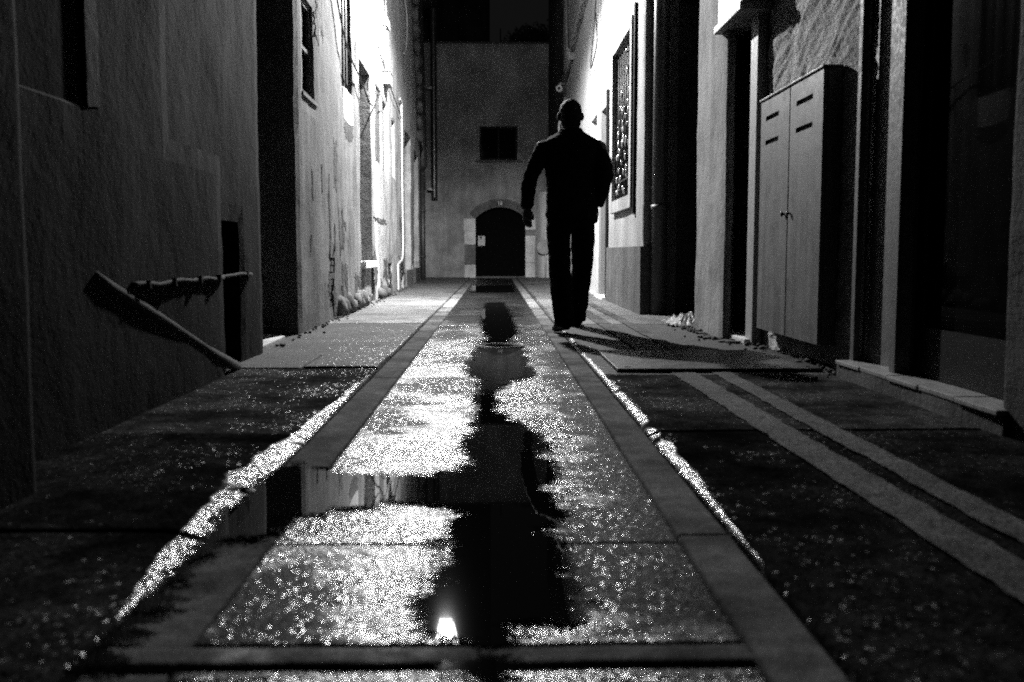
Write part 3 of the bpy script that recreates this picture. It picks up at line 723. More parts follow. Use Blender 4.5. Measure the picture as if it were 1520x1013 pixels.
# white rounded buttress in the far right corner
bt = []
zs = [0 + .1 * i for i in range(22)]
q_ = MB(); pts = [(1.0 + .22 - .22 * math.cos(t), 24.29 - .42 * math.sin(t)) for t in np.linspace(0, math.pi / 2, 9)] + [(1.62, 23.87), (1.62, 24.29)]
q_.prism(pts, 0.0, 2.05, lambda x, y, z: (x, y, z))
bw = tag(q_.build('buttress', 'white_plaster', None, loc=(1.3, 24.1, 0)), 'white rounded wall stub in the far right corner beside the arched door', 'wall')
tag(one('pipe', 'white_paint', None, lambda q: q.tube([(1.20, 23.84, 0), (1.20, 23.84, 1.9)], .022, 8)), 'thin bright white pipe standing against the rounded white wall stub', 'pipe')
sg = empty('shadow_disc', (1.22, 23.7, .73), 'small grey disc standing in for a shadow on the white pipe by the far right corner', 'sign')  # disc modelled where a shadow falls beside the pipe
one('disc', 'conduit', sg, lambda q: q.tube([(1.16, 23.80, .74), (1.16, 23.785, .74)], .17, 24))
one('rim', 'light_paint', sg, lambda q: q.tube([(1.16 + .17 * math.cos(a), 23.79, .74 + .17 * math.sin(a)) for a in np.linspace(0, 2 * math.pi, 25)], .008, 6, False))
# buildings and tree behind
E_ = empty('building', (-3, 32, 0), 'tall dark building rising behind the roof of the end house', 'building')
one('wall', 'dark_plaster', E_, lambda q: q.box(-8, -.2, 31.5, 40, -.1, 16))
for k in range(3):
    PE = lambda u, z, d: (u, 31.5 - d, z)
    window(E_, PE, -3.4 + k * 1.15, -2.8 + k * 1.15, 8.6, 9.8, -.03, 'dark_wood', .06, 1)
one('roof', 'roof', E_, lambda q: q.box(-8.2, 0.0, 31.3, 40.2, 16.003, 16.3))
tag(one('antenna_pole', 'black', None, lambda q: q.tube([(.135, 24.6, 5.6), (.135, 24.6, 6.0)], .014, 8)), 'short black pole standing on the roof edge of the end house', 'pole')
T = empty('tree', (1.2, 33, 0), 'dark bushy tree crown showing above the end house against the night sky', 'tree')
one('trunk', 'bark', T, lambda q: q.tube([(1.2, 33, -.1), (1.25, 33, 3), (1.15, 33.1, 6), (1.2, 33, 7.6)], [.2, .16, .12, .05], 10))
one('limb', 'bark', T, lambda q: q.tube([(1.15, 33.1, 5.6), (.8, 33, 6.6), (.6, 33, 7.4)], [.07, .05, .02], 8))
one('limb', 'bark', T, lambda q: q.tube([(1.15, 33.1, 5.8), (1.7, 33.2, 6.8), (1.9, 33, 7.6)], [.07, .05, .02], 8))
lf = MB()
cl = [Vector((1.2 + random.gauss(0, .26), 33 + random.gauss(0, .4), 7.1 + random.gauss(0, .3))) for _ in range(34)]
for _ in range(5200):
    c = random.choice(cl) + Vector((random.gauss(0, .16), random.gauss(0, .16), random.gauss(0, .14)))
    a = Vector((random.gauss(0, 1), random.gauss(0, 1), random.gauss(0, 1))).normalized(); b_ = a.cross(Vector((.3, .5, .8))).normalized()
    lf.add([c - a * .07, c + b_ * .03, c + a * .07, c - b_ * .03], [(0, 1, 2, 3)])
lf.build('crown', 'leaf', T)

# ================================================================== right near house (Y 2 - 7.76)
G = empty('house', (1.8, 5.2, 0), 'rough plastered house front nearest on the right, with shop doorway, cabinet wall and pillar', 'house')
def P170(u, z, d):
    a, b = .42, .91
    p, q = a * u + b * z, -b * u + a * z
    t = .013 * mnoise.noise(Vector((p * 17 + mnoise.noise(Vector((u * 3, z * 3, 1))) * 1.6, q * 2.2, 4))) + .008 * mnoise.noise(Vector((p * 42, q * 4, 8))) + .006 * mnoise.noise(Vector((u * 5, z * 5, 2)))
    return (1.70 - d - (t if d > -.1 else 0), u, z)
wall('wall', 'rough_plaster', G, P170, 4.65, 6.62, -.1, 6.2, [], .28, .008, .022)
def extr(poly, z0, z1, amp=.008, dz=.1, seed=0.):
    def fn(q):
        zs = lines(z0, z1, dz, []); n = len(poly); vs = []; fs = []
        for z in zs:
            for (x, y) in poly:
                w = amp * (mnoise.noise(Vector((x * 4 + seed, y * 4, z * 1.7))) + .5 * mnoise.noise(Vector((x * 4 + seed, y * 4, z * 7))))
                vs.append((x + w, y + w * .7, z))
        for j in range(len(zs) - 1):
            for i in range(n): fs.append((j * n + i, j * n + (i + 1) % n, (j + 1) * n + (i + 1) % n, (j + 1) * n + i))
        fs.append(tuple(range(n))[::-1]); fs.append(tuple(range((len(zs) - 1) * n, len(zs) * n)))
        q.add(vs, fs, False)
    return fn
def rc(cx, cy, r, t0, t1, n=6): return [(cx + r * math.cos(t), cy + r * math.sin(t)) for t in np.linspace(t0, t1, n)]
pts = rc(1.60, 6.80, .045, R(270), R(180)) + [(1.557, 7.0), (1.553, 7.25), (1.558, 7.5)] + rc(1.60, 7.72, .045, R(180), R(90)) + [(2.0, 7.765), (2.0, 7.42), (1.78, 7.40)]
one('pillar', 'pillar_plaster', G, extr(pts, -.1, 6.2, .012))
one('door_lintel', 'pillar_plaster', G, lambda q: q.box(1.66, 2.0, 6.625, 7.41, 2.35, 6.2))
dn = one('door', 'grey_wood', G, lambda q: q.box(1.765, 1.80, 6.66, 7.42, .03, 2.35))
one('panel', 'grey_wood', dn, lambda q: q.box(1.752, 1.766, 6.76, 7.32, .15, 1.0), bevel=.004)
one('panel', 'grey_wood', dn, lambda q: q.box(1.752, 1.766, 6.76, 7.32, 1.1, 2.2), bevel=.004)
one('vent_slot', 'black', dn, lambda q: q.box(1.748, 1.753, 6.86, 7.08, 1.86, 1.94))
one('lock_box', 'black', dn, lambda q: q.box(1.72, 1.766, 7.02, 7.16, 1.0, 1.25), bevel=.004)
one('door_frame', 'light_paint', G, lambda q: q.box(1.635, 1.698, 6.30, 6.47, .02, 2.35), bevel=.006)
one('doorstep', 'pale_stone', G, lambda q: q.box(1.60, 1.76, 6.35, 7.3, 0.0, .05), bevel=.01)
# near pilaster
pts = rc(1.70, 3.145, .06, R(180), R(90)) + [(2.1, 3.205), (2.1, 1.0), (1.64, 1.0), (1.638, 1.5), (1.642, 2.0), (1.638, 2.4), (1.641, 2.7), (1.639, 2.9)]
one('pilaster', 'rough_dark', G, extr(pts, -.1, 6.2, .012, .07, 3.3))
# shopfront in the recess
SF = one('side_panel', 'grey_wood', G, lambda q: q.box(1.73, 1.76, 4.165, 4.648, .09, 2.5))
one('post', 'grey_wood', G, lambda q: q.box(1.665, 1.73, 4.10, 4.165, .09, 2.5), bevel=.004)
one('corner_bead', 'grey_wood', G, lambda q: q.box(1.672, 1.70, 4.60, 4.648, .09, 2.5), bevel=.004)
sd_ = one('shop_door', 'black', G, lambda q: (q.box(1.74, 1.79, 4.0, 4.098, .09, 2.5), q.box(1.74, 1.79, 3.21, 3.28, .09, 2.5), q.box(1.74, 1.79, 3.28, 4.0, .09, .3), q.box(1.74, 1.79, 3.28, 4.0, 2.38, 2.5)))
one('pane', 'glass', sd_, lambda q: q.box(1.76, 1.77, 3.281, 3.999, .301, 2.379))
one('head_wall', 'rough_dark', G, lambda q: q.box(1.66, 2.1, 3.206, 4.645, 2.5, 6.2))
one('step', 'plinth_plaster', G, extr([(1.615, 3.12), (1.615, 3.5), (1.612, 3.9), (1.617, 4.3), (1.62, 4.66), (2.0, 4.66), (2.0, 3.12)], -.1, .078, .012, .04, 6.0))
for k in range(5):
    one('step_tile', 'tile', G, lambda q: q.box(1.605 + .004 * (k % 2), 1.738, 3.13 + k * .305, 3.13 + k * .305 + .298, .0795, .098 + .002 * (k % 2)), bevel=.004)
one('roof', 'roof', G, lambda q: q.box(1.45, 6, 1.0, 7.8, 6.2, 6.4))
one('end_wall', 'dark_plaster', G, lambda q: q.box(2.0, 6, 7.5, 7.764, -.1, 6.2))
# projecting box above the narrow door
bx = empty('wall_box', (1.5, 6.0, 2.0), 'pale projecting box high above the narrow door left of the grey cabinet', 'wall box')
one('body', 'light_paint', bx, lambda q: q.box(1.515, 1.70, 6.24, 6.90, 2.135, 2.9), bevel=.004)
one('base_lip', 'light_paint', bx, lambda q: q.box(1.495, 1.70, 6.2, 6.94, 2.085, 2.133), bevel=.004)
# cabinet ---------------------------------------------------------------------
K = empty('cabinet', (1.65, 5.5, .14), 'tall grey metal utility cabinet with two slotted doors on the right wall', 'cabinet')
one('body', 'metal_door', K, lambda q: q.box(1.622, 1.692, 4.91, 6.06, .14, 1.50), bevel=.003)
one('top_plate', 'metal_door', K, lambda q: q.box(1.592, 1.692, 4.90, 6.07, 1.502, 1.513), bevel=.003)
PK = PX(1.60, -1)
for (u0, u1, sl_) in ((4.915, 5.455, (5.07, 5.35)), (5.475, 6.055, (5.68, 5.95))):
    dd = wall('door', 'metal_door', K, PK, u0, u1, .145, 1.497, [(sl_[0], sl_[1], 1.375, 1.402), (sl_[0], sl_[1], 1.235, 1.262)], .02, .0012, .11, soft=.001)
    for z in (1.375, 1.235):
        one('slot_back', 'black', dd, lambda q: q.box(1.6195, 1.6215, sl_[0] - .01, sl_[1] + .01, z - .01, z + .037))
    ku = u1 - .035 if u0 < 5 else u0 + .05
    one('knob', 'iron', dd, lambda q: (q.tube([(1.60, ku, .815), (1.588, ku, .815)], .006, 8), q.ball((1.586, ku, .815), .011, 10, (.7, 1, 1.4))))
# ================================================================== right middle house (Y 9.4 - 13.6)
H_ = empty('house', (1.5, 11.5, 0), 'pale house on the right behind the man, with barred window, grey plinth and side door', 'house')
PH = PX(1.405, -1)
wall('wall', 'right_plaster', H_, PH, 9.5, 13.62, -.1, 6.3, [(10.22, 11.72, 1.2, 2.86), (12.5, 13.35, .04, 2.46)], .24, .006, .12)
one('plinth', 'plinth_plaster', H_, extr([(1.375, 9.46), (1.375, 10.2), (1.373, 11), (1.376, 11.7), (1.375, 12.38), (1.45, 12.38), (1.66, 12.0), (1.66, 9.46)], -.1, .665, .008, .08, 2.0))
fr = MB()
fr.pbox(PH, 10.08, 10.22, 1.06, 2.95, .005, .05); fr.pbox(PH, 11.72, 11.84, 1.06, 2.95, .004, .045)
fr.pbox(PH, 10.22, 11.72, 1.06, 1.196, .003, .045); fr.pbox(PH, 10.22, 11.72, 2.864, 2.95, .003, .045)
fr.build('window_surround', 'right_plaster', H_, bevel=.005)
wn = window(H_, PH, 10.22, 11.72, 1.2, 2.86, .16, 'dark_wood', .06, 1, 2)
gr = one('window_grille', 'iron', H_, lambda q: [q.tube([PH(10.26 + .16 * k, 1.21, -.03), PH(10.26 + .16 * k, 2.85, -.03)], .009, 6) for k in range(10)] + [q.pbox(PH, 10.225, 11.715, z, z + .02, -.04, -.02) for z in (1.4, 2.0, 2.6)])
for k in range(70):
    u = 10.3 + 1.38 * random.random(); z = 1.28 + abs(random.gauss(.55, .42)) ; z = min(z, 2.78)
    one('grille_leaf', 'gilt', gr, lambda q: q.ball(PH(u, z, -.02 + .02 * random.random()), .014 + .014 * random.random(), 6, (.5, 1, 1.6), .4))
one('frame_shade_strip', 'black', H_, lambda q: q.pbox(PH, 9.99, 10.07, 1.0, 3.05, .004, .03))  # black strip standing in for the shade beside the window surround
plank_door(H_, PH, 12.5, 13.35, .05, 2.46, .2, 5, 'grey_wood')
one('door_frame', 'dark_wood', H_, lambda q: q.pbox(PH, 12.38, 12.495, .04, 2.6, .004, .03))
one('doorstep', 'pale_stone', H_, lambda q: q.box(1.33, 1.60, 12.42, 13.45, 0.0, .05), bevel=.008)
one('return_wall', 'plinth_plaster', H_, lambda q: q.box(1.41, 1.72, 9.505, 9.72, .67, 6.3))
one('return_base', 'plinth_plaster', H_, lambda q: q.box(1.6, 1.72, 9.48, 9.70, -.1, .665))
one('end_wall', 'dark_plaster', H_, lambda q: q.box(1.72, 6, 9.6, 9.8, -.1, 6.3))
one('roof', 'roof', H_, lambda q: q.box(1.15, 6, 9.4, 13.6, 6.3, 6.5))
pd = empty('downpipe', (1.54, 9.36, 0), 'dark round downpipe beside the black passage on the right', 'downpipe')
one('pipe', 'dark_pipe', pd, lambda q: q.tube([(1.545, 9.38, .0), (1.545, 9.38, 3), (1.545, 9.38, 6.2)], .075, 18))
for z in (1.0, 3.0, 5.0):
    one('collar', 'dark_pipe', pd, lambda q: q.tube([(1.545, 9.38, z), (1.545, 9.38, z + .05)], .086, 18))
# back of the dark passage
PS = empty('passage_gate', (2.0, 8.6, 0), 'black closed gate deep in the dark gap between the two right hand houses', 'gate')
for k in range(11):
    one('board', 'black', PS, lambda q: q.box(2.02 + .006 * (k % 2), 2.06, 7.775 + k * .16, 7.775 + k * .16 + .155, .02, 2.9))
one('rail', 'black', PS, lambda q: q.box(2.06, 2.1, 7.775, 9.5, 1.0, 1.12))
one('overhang', 'dark_plaster', PS, lambda q: q.box(1.75, 2.5, 7.77, 9.55, 2.95, 6.1))
sb = empty('wall_box', (1.5, 8.3, 3.0), 'small pale sign box high over the black passage', 'wall box')
one('body', 'light_paint', sb, lambda q: q.box(1.50, 1.74, 8.5, 8.75, 2.82, 3.3), bevel=.004)
one('arm', 'iron', sb, lambda q: q.tube([(1.74, 8.6, 3.2), (1.76, 8.6, 3.2)], .02, 8))

# ================================================================== right far house (Y 13.6 - 21.4)
I_ = empty('house', (1.5, 17.5, 0), 'whitewashed house on the right beyond the man, brightest wall under the lamp', 'house')
PI_ = PX(1.43, -1)
wall('wall', 'white_plaster', I_, PI_, 13.64, 21.2, -.1, 6.5, [(14.2, 15.1, .04, 2.55), (17.0, 17.8, 1.2, 2.6)], .24, .012, .15)
plank_door(I_, PI_, 14.2, 15.1, .05, 2.55, .18, 5, 'light_paint')
one('doorstep', 'pale_stone', I_, lambda q: q.box(1.36, 1.6, 14.1, 15.2, 0.0, .045), bevel=.008)
window(I_, PI_, 17.0, 17.8, 1.2, 2.6, .12, 'grey_wood', .05, 1, 1)
one('end_wall', 'dark_plaster', I_, lambda q: q.box(1.67, 6, 20.95, 21.2, -.1, 6.5))
one('roof', 'roof', I_, lambda q: q.box(1.15, 6, 13.62, 21.3, 6.5, 6.7))
J = empty('house', (1.7, 23, 0), 'dark house front in the far right corner', 'house')
wall('wall', 'dark_plaster', J, PX(1.50, -1), 21.22, 24.28, -.1, 7.5, [], .3, .01, .2)
one('upper_floor', 'dark_plaster', J, lambda q: q.box(1.28, 1.49, 21.4, 24.27, 3.2, 7.5))
r_ = lambda u, z, d=.05: PI_(u, z, d)
tr = empty('conduit_run', (1.4, 17, 4.3), 'thick pale conduit run climbing the bright right wall above the camera', 'conduit')
one('pipe', 'light_paint', tr, lambda q: q.tube([r_(20.0, 4.02, .05), r_(18.3, 4.16, .06)], .05, 12))
one('bundle', 'conduit', tr, lambda q: [q.tube([r_(18.3 - .25 * i, 4.2 + .028 * i + .02 * math.sin(i * 2.1 + j), .05 + .04 * math.sin(i * 1.3 + j * 2)) for i in range(14)], .022, 6) for j in range(4)])
one('saddle', 'conduit', tr, lambda q: q.pbox(PI_, 18.25, 18.35, 4.07, 4.26, .0, .12))
wire('grey conduit hugging the far right wall beside the thick pale one', [r_(19.9, 5.9, .04), r_(19.7, 5.0, .04), r_(19.6, 4.45, .04), r_(20.2, 4.2, .04)], .03, 'conduit', 'conduit', 'conduit')
wire('thin dark cable loop hanging on the bright right wall', [r_(14.0, 4.3, .03), r_(14.2, 3.7, .05), r_(14.5, 3.25, .06), r_(14.05, 3.32, .05), r_(13.8, 3.5, .04), r_(14.05, 3.9, .04)], .009)
sc_ = empty('security_camera', (1.3, 20.3, 3.85), 'small white security camera on the right wall above the head of the man', 'camera')
one('mount', 'white_paint', sc_, lambda q: q.tube([(1.43, 20.2, 3.95), (1.30, 20.1, 3.95), (1.27, 20.0, 3.88)], .03, 8))
one('housing', 'white_paint', sc_, lambda q: q.tube([(1.33, 20.3, 3.86), (1.25, 19.75, 3.8)], .062, 14))
one('lens', 'black', sc_, lambda q: q.tube([(1.2505, 19.752, 3.80), (1.247, 19.73, 3.797)], .028, 12))
wire('white cable drooping from the security camera behind the head of the man', [(1.41, 20.2, 3.7), (1.33, 20.1, 3.4), (1.27, 20.0, 3.1), (1.30, 20.0, 2.9), (1.41, 20.1, 2.85)], .025, 'white_paint')

# ================================================================== street lantern
L = empty('street_lantern', LAMP, 'lit four sided lantern on a wall bracket, seen upside down in the puddle', 'street lamp')
lx, ly, lz = LAMP
cn = [(-1, -1), (1, -1), (1, 1), (-1, 1)]
b0, b1, hh = .085, .165, .36
fm = MB()
for i in range(4):
    a, c = cn[i], cn[(i + 1) % 4]
    fm.tube([(lx + a[0] * b0, ly + a[1] * b0, lz), (lx + a[0] * b1, ly + a[1] * b1, lz + hh)], .007, 6)
    fm.tube([(lx + a[0] * b0, ly + a[1] * b0, lz), (lx + c[0] * b0, ly + c[1] * b0, lz)], .008, 6)
    fm.tube([(lx + a[0] * b1, ly + a[1] * b1, lz + hh), (lx + c[0] * b1, ly + c[1] * b1, lz + hh)], .009, 6)
fm.build('frame', 'iron', L)
for i in range(4):
    a, c = cn[i], cn[(i + 1) % 4]
    g0, g1 = b0 - .004, b1 - .004
    pn = MB(); pn.add([(lx + a[0] * g0, ly + a[1] * g0, lz + .01), (lx + c[0] * g0, ly + c[1] * g0, lz + .01), (lx + c[0] * g1, ly + c[1] * g1, lz + hh - .01), (lx + a[0] * g1, ly + a[1] * g1, lz + hh - .01)], [(0, 1, 2, 3)])
    pn.build('pane', 'pane_glow', L)
rf = MB(); rb = .19
rf.add([(lx + a[0] * rb, ly + a[1] * rb, lz + hh + .01) for a in cn] + [(lx + a[0] * .05, ly + a[1] * .05, lz + hh + .17) for a in cn], [(0, 1, 5, 4), (1, 2, 6, 5), (2, 3, 7, 6), (3, 0, 4, 7), (4, 5, 6, 7)])
rf.build('roof', 'iron', L)
one('chimney', 'iron', L, lambda q: q.tube([(lx, ly, lz + hh + .17), (lx, ly, lz + hh + .25)], .05, 10))
one('finial', 'iron', L, lambda q: q.ball((lx, ly, lz - .03), .02, 8))
one('bulb', 'bulb', L, lambda q: q.ball((lx, ly, lz + .2), .035, 10, (1, 1, 1.3)))
one('bracket', 'iron', L, lambda q: (q.tube([(lx, ly, lz + hh + .25), (lx - .02, ly, lz + hh + .34), (lx - .2, ly, lz + hh + .38), (XL(12) + .02, ly, lz + hh + .3)], .014, 8), q.tube([(lx - .25, ly, lz + hh + .37), (lx - .55, ly, lz + hh + .15), (XL(12) + .02, ly, lz + hh)], .010, 8), q.pbox(PL, ly - .05, ly + .05, lz + hh - .06, lz + hh + .36, .005, .03)))
pd_ = bpy.data.lights.new('lamp_glow', 'POINT'); pd_.energy = GLOW_POWER; pd_.shadow_soft_size = .045
po = bpy.data.objects.new('lamp_glow', pd_); COL.objects.link(po); po.location = (0, 0, .2); po.parent = L
sp_ = bpy.data.lights.new('lamp_downlight', 'SPOT'); sp_.energy = LAMP_POWER; sp_.shadow_soft_size = .045
sp_.spot_size = R(174); sp_.spot_blend = .27
so = bpy.data.objects.new('lamp_downlight', sp_); COL.objects.link(so); so.location = (0, 0, .21); so.parent = L

# ================================================================== the walking man
def remesh(mb, vox, smooth=4, disp=0):
    me = bpy.data.meshes.new('t'); me.from_pydata(mb.v, [], mb.f)
    bm = bmesh.new(); bm.from_mesh(me); bmesh.ops.recalc_face_normals(bm, faces=bm.faces); bm.to_mesh(me); bm.free()
    o = bpy.data.objects.new('t', me); COL.objects.link(o)
    m = o.modifiers.new('r', 'REMESH'); m.mode = 'VOXEL'; m.voxel_size = vox
    s = o.modifiers.new('s', 'SMOOTH'); s.iterations = smooth; s.factor = .5
    dg = bpy.context.evaluated_depsgraph_get(); out = bpy.data.meshes.new_from_object(o.evaluated_get(dg))
    bpy.data.objects.remove(o)
    if disp:
        bm = bmesh.new(); bm.from_mesh(out); bm.normal_update()
        for v in bm.verts:
            p = v.co; k = mnoise.noise(Vector((p.x * 9, p.y * 9, p.z * 16))) + .6 * mnoise.noise(Vector((p.x * 22, p.y * 22, p.z * 34)))
            v.co = p + v.normal * k * disp
        bm.to_mesh(out); bm.free()
    for p in out.polygons: p.use_smooth = True
    return out
def loft(mb, rings, seg=20):
    """rings: (x,y,z,rx,ry)"""
    vs = []; fs = []
    for (x, y, z, rx, ry) in rings:
        for k in range(seg):
            a = 2 * math.pi * k / seg; vs.append((x + rx * math.cos(a), y + ry * math.sin(a), z))
    for i in range(len(rings) - 1):
        for k in range(seg): fs.append((i * seg + k, i * seg + (k + 1) % seg, (i + 1) * seg + (k + 1) % seg, (i + 1) * seg + k))
    fs.append(tuple(range(seg))[::-1]); n = (len(rings) - 1) * seg; fs.append(tuple(range(n, n + seg)))
    mb.add(vs, fs)
MAN = (0.57, 7.60, .016)
HM = empty('person', MAN, 'man in dark jacket walking away with his right hand in his pocket', 'person')
LS, LE, LWR = (-.205, 0, 1.44), (-.315, -.05, 1.17), (-.325, .03, .955)
RS, RE, RWR = (.215, 0, 1.44), (.262, -.09, 1.19), (.185, .04, .98)
LH, LK, LA = (-.085, -.02, .90), (-.088, -.13, .50), (-.068, -.33, .105)
RH, RK, RA = (.095, .02, .90), (.108, .17, .50), (.084, .34, .10)
def put(mb_or_me, name, mat, parent=HM):
    me = mb_or_me; me.materials.clear(); me.materials.append(M[mat]); me.name = name
    o = bpy.data.objects.new(name, me); COL.objects.link(o); o.parent = parent; return o
bd = MB()
loft(bd, [(0, .0, .84, .11, .07), (0, 0, .95, .135, .09), (0, 0, 1.1, .13, .09), (0, .0, 1.3, .165, .115), (0, 0, 1.42, .17, .1), (0, .0, 1.48, .11, .08), (0, .01, 1.52, .072, .07), (0, .02, 1.60, .066, .07)])
for S_, E2, W_ in ((LS, LE, LWR), (RS, RE, RWR)): bd.tube([S_, E2, W_], [.05, .042, .028], 12)
for h_, k_, a_ in ((LH, LK, LA), (RH, RK, RA)): bd.tube([h_, k_, a_, (a_[0], a_[1], a_[2] - .05)], [.055, .045, .034, .032], 12)
loft(bd, [(0, .03, 1.535, .045, .05), (0, .045, 1.56, .062, .078), (0, .04, 1.60, .072, .09), (0, .03, 1.66, .077, .098), (0, .025, 1.71, .074, .094), (0, .02, 1.745, .058, .075), (0, .02, 1.768, .03, .04)])
for s_ in (-1, 1):
    bd.ball((s_ * .089, .02, 1.655), .03, 10, (.5, .75, 1.15))           # ears
    bd.ball((s_ * .03, .118, 1.668), .012, 8)                              # eyes
bd.tube([(0, .122, 1.675), (0, .14, 1.645), (0, .135, 1.635)], [.009, .015, .014], 8)   # nose
bd.tube([(-.022, .118, 1.605), (0, .126, 1.606), (.022, .118, 1.605)], .007, 6)         # mouth
def hand(w, s_, curl):
    # palm turned half to the rear; fingers curl forward and inward
    x, y, z = w; c, d = .80, .60
    loft(bd, [(x, y + .006, z + .01, .026, .027), (x, y + .01, z - .035, .036, .030), (x, y + .012, z - .08, .038, .031), (x, y + .014, z - .098, .034, .026)], 14)
    for k, ln in enumerate((.066, .074, .068, .054)):
        o = .033 - k * .021
        px, py = x + s_ * o * c, y + .014 + o * d
        bd.tube([(px, py, z - .085), (px + s_ * curl * .004, py + .012, z - .1 - ln * .48), (px + s_ * curl * .012, py + .036, z - .1 - ln * .72)], [.0105, .0098, .0085], 8)
    bd.tube([(x + s_ * .026, y + .03, z - .03), (x + s_ * .043, y + .052, z - .06), (x + s_ * .046, y + .062, z - .094)], [.014, .012, .010], 8)
hand(LWR, 1, 1.0); hand(RWR, -1, .6)
put(remesh(bd, .0062, 2), 'body', 'skin')
jk = MB()
loft(jk, [(.008, .0, .868, .192, .15), (.008, 0, .93, .194, .148), (.006, 0, 1.05, .188, .135), (.006, 0, 1.2, .195, .14), (.006, 0, 1.33, .206, .142), (.005, -.005, 1.40, .222, .13), (.005, -.005, 1.44, .222, .118), (.004, -.004, 1.472, .200, .105), (.003, 0, 1.505, .145, .096), (0, .0, 1.54, .098, .09), (0, .005, 1.566, .084, .085)])
jk.ball((-.195, 0, 1.408), .068, 14); jk.tube([(-.195, 0, 1.405), (-.252, -.02, 1.31), (-.305, -.05, 1.18), (-.322, -.02, 1.06), (-.326, .02, .965)], [.068, .066, .060, .056, .052], 16)
jk.ball((.2, 0, 1.408), .068, 14); jk.tube([(.2, 0, 1.405), (.236, -.03, 1.31), (.256, -.085, 1.20), (.235, -.02, 1.08), (.195, .03, .99)], [.068, .068, .064, .062, .06], 16)
put(remesh(jk, .010, 4, .010), 'jacket', 'cloth')
tz = MB()
loft(tz, [(.005, 0, .80, .165, .115), (.005, 0, .86, .172, .125), (.005, 0, .96, .168, .12)])
tz.tube([(-.085, 0, .86), (-.090, -.05, .70), (-.088, -.13, .50), (-.080, -.24, .30), (-.068, -.325, .12), (-.066, -.335, .05)], [.096, .091, .084, .078, .075, .078], 16)
tz.tube([(.098, .01, .86), (.106, .09, .70), (.108, .17, .50), (.098, .26, .30), (.086, .33, .12), (.084, .335, .045)], [.096, .091, .084, .078, .074, .076], 16)
put(remesh(tz, .010, 3, .008), 'trousers', 'denim')
def shoe(a, yaw, pitch):
    sm = MB()
    sec = [(-.09, .032, .028, .05), (-.06, .040, .034, .075), (-.01, .042, .034, .085), (.05, .044, .033, .06), (.11, .049, .028, .045), (.16, .045, .024, .035), (.195, .025, .018, .022)]
    seg = 14; vs = []; fs = []
    for (t, w, zc, h_) in sec:
        for k in range(seg):
            an = 2 * math.pi * k / seg
            vs.append(Vector((w * math.cos(an), t, max(0.0, zc + (h_ if math.sin(an) > 0 else .03) * math.sin(an)))))
    for i in range(len(sec) - 1):
        for k in range(seg): fs.append((i * seg + k, i * seg + (k + 1) % seg, (i + 1) * seg + (k + 1) % seg, (i + 1) * seg + k))
    fs.append(tuple(range(seg))[::-1]); n = (len(sec) - 1) * seg; fs.append(tuple(range(n, n + seg)))
    mt = Matrix.Translation((a[0], a[1] + .03, 0)) @ Matrix.Rotation(yaw, 4, 'Z') @ Matrix.Translation((0, .12, 0)) @ Matrix.Rotation(pitch, 4, 'X') @ Matrix.Translation((0, -.12, 0))
    sm.add([mt @ v for v in vs], fs, True)
    me = remesh(sm, .007, 2); put(me, 'shoe', 'shoe')
shoe(LA, R(12), R(-7)); shoe(RA, R(-6), R(2))
hr = MB()
loft(hr, [(0, -.02, 1.575, .066, .055), (0, -.005, 1.61, .075, .07), (0, .0, 1.65, .084, .092), (0, .012, 1.70, .086, .105), (0, .018, 1.74, .077, .095), (0, .02, 1.768, .056, .068), (0, .02, 1.786, .026, .034)])
me = remesh(hr, .006, 2, .004)
bm = bmesh.new(); bm.from_mesh(me)      # keep hair off the face
for v in bm.verts:
    if v.co.y > .07 and v.co.z < 1.715: v.co.y = min(v.co.y, .085)
bm.to_mesh(me); bm.free(); put(me, 'hair', 'hair')
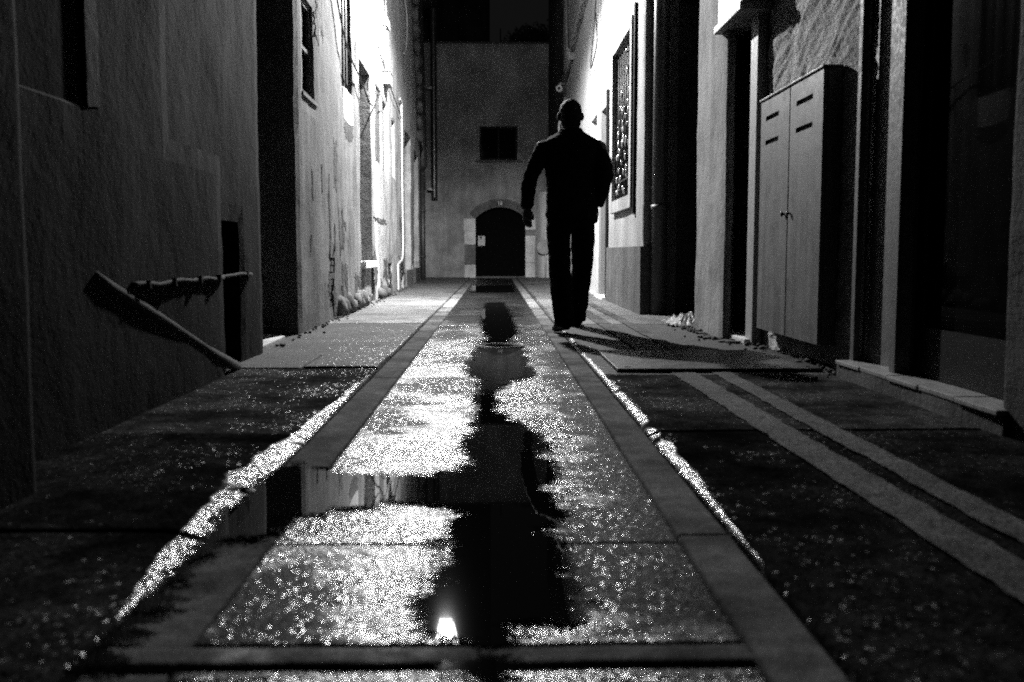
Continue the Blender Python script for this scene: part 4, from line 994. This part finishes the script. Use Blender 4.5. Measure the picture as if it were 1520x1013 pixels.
ws = MB(); ws.tube([(-.326 + .036 * math.cos(a), .02 + .036 * math.sin(a), .952) for a in np.linspace(0, 2 * math.pi, 17)], .008, 6, False)
me = bpy.data.meshes.new('w'); me.from_pydata(ws.v, [], ws.f); put(me, 'wristwatch', 'shoe')
HM.scale = (1.0, 1.0, .972)

# ================================================================== rubble, sheet, grit
sh_ = MB(); n = 22; vs = []; fs = []
for j in range(n):
    for i in range(n):
        u, v = i / (n - 1), j / (n - 1); e = min(u, 1 - u, v, 1 - v) * 4
        z = .02 + min(1, e) * (.06 + .05 * mnoise.noise(Vector((u * 4, v * 4, 1))) + .05 * mnoise.noise(Vector((u * 11, v * 9, 4))))
        vs.append((1.43 + u * .36 + .04 * mnoise.noise(Vector((v * 5, u * 3, 7))), 7.85 + v * .72, z))
for j in range(n - 1):
    for i in range(n - 1): fs.append((j * n + i, j * n + i + 1, (j + 1) * n + i + 1, (j + 1) * n + i))
sh_.add(vs, fs, False)
tag(sh_.build('plastic_sheet', 'plastic', None, loc=(1.6, 8.2, 0)), 'crumpled pale sheet heaped at the foot of the black passage', 'sheet')
gb = MB()
for _ in range(420):
    if random.random() < .6:
        y = random.uniform(4.5, 8.2); x = 1.56 + (.12 if y < 6.6 else -.03) - abs(random.gauss(0, .07)); 
    else:
        y = random.uniform(6.2, 18); x = XL(y) + abs(random.gauss(0, .05)) + .01
    r = random.uniform(.004, .016) * (1.6 if random.random() < .06 else 1)
    gb.ball((x, y, .018 + r * .4), r, 6, (1, 1.2, .7), .5)
tag(gb.build('rubble', 'plinth_plaster', None, loc=(0, 8, 0)), 'small crumbs of fallen plaster along the feet of both walls', 'rubble', kind='stuff')
fl = MB()
for _ in range(14):
    y = random.uniform(5.0, 7.6); x = 1.60 - abs(random.gauss(0, .06)) + (.04 if y < 6.5 else -.06); r = random.uniform(.03, .05)
    fl.ball((x, y, .018), r, 8, (1.0, 1.5, .28), .6)
tag(fl.build('debris', 'plinth_plaster', None, loc=(1.6, 6.4, 0)), 'flattened flakes of pale mortar beside the pillar and cabinet', 'debris', kind='stuff')
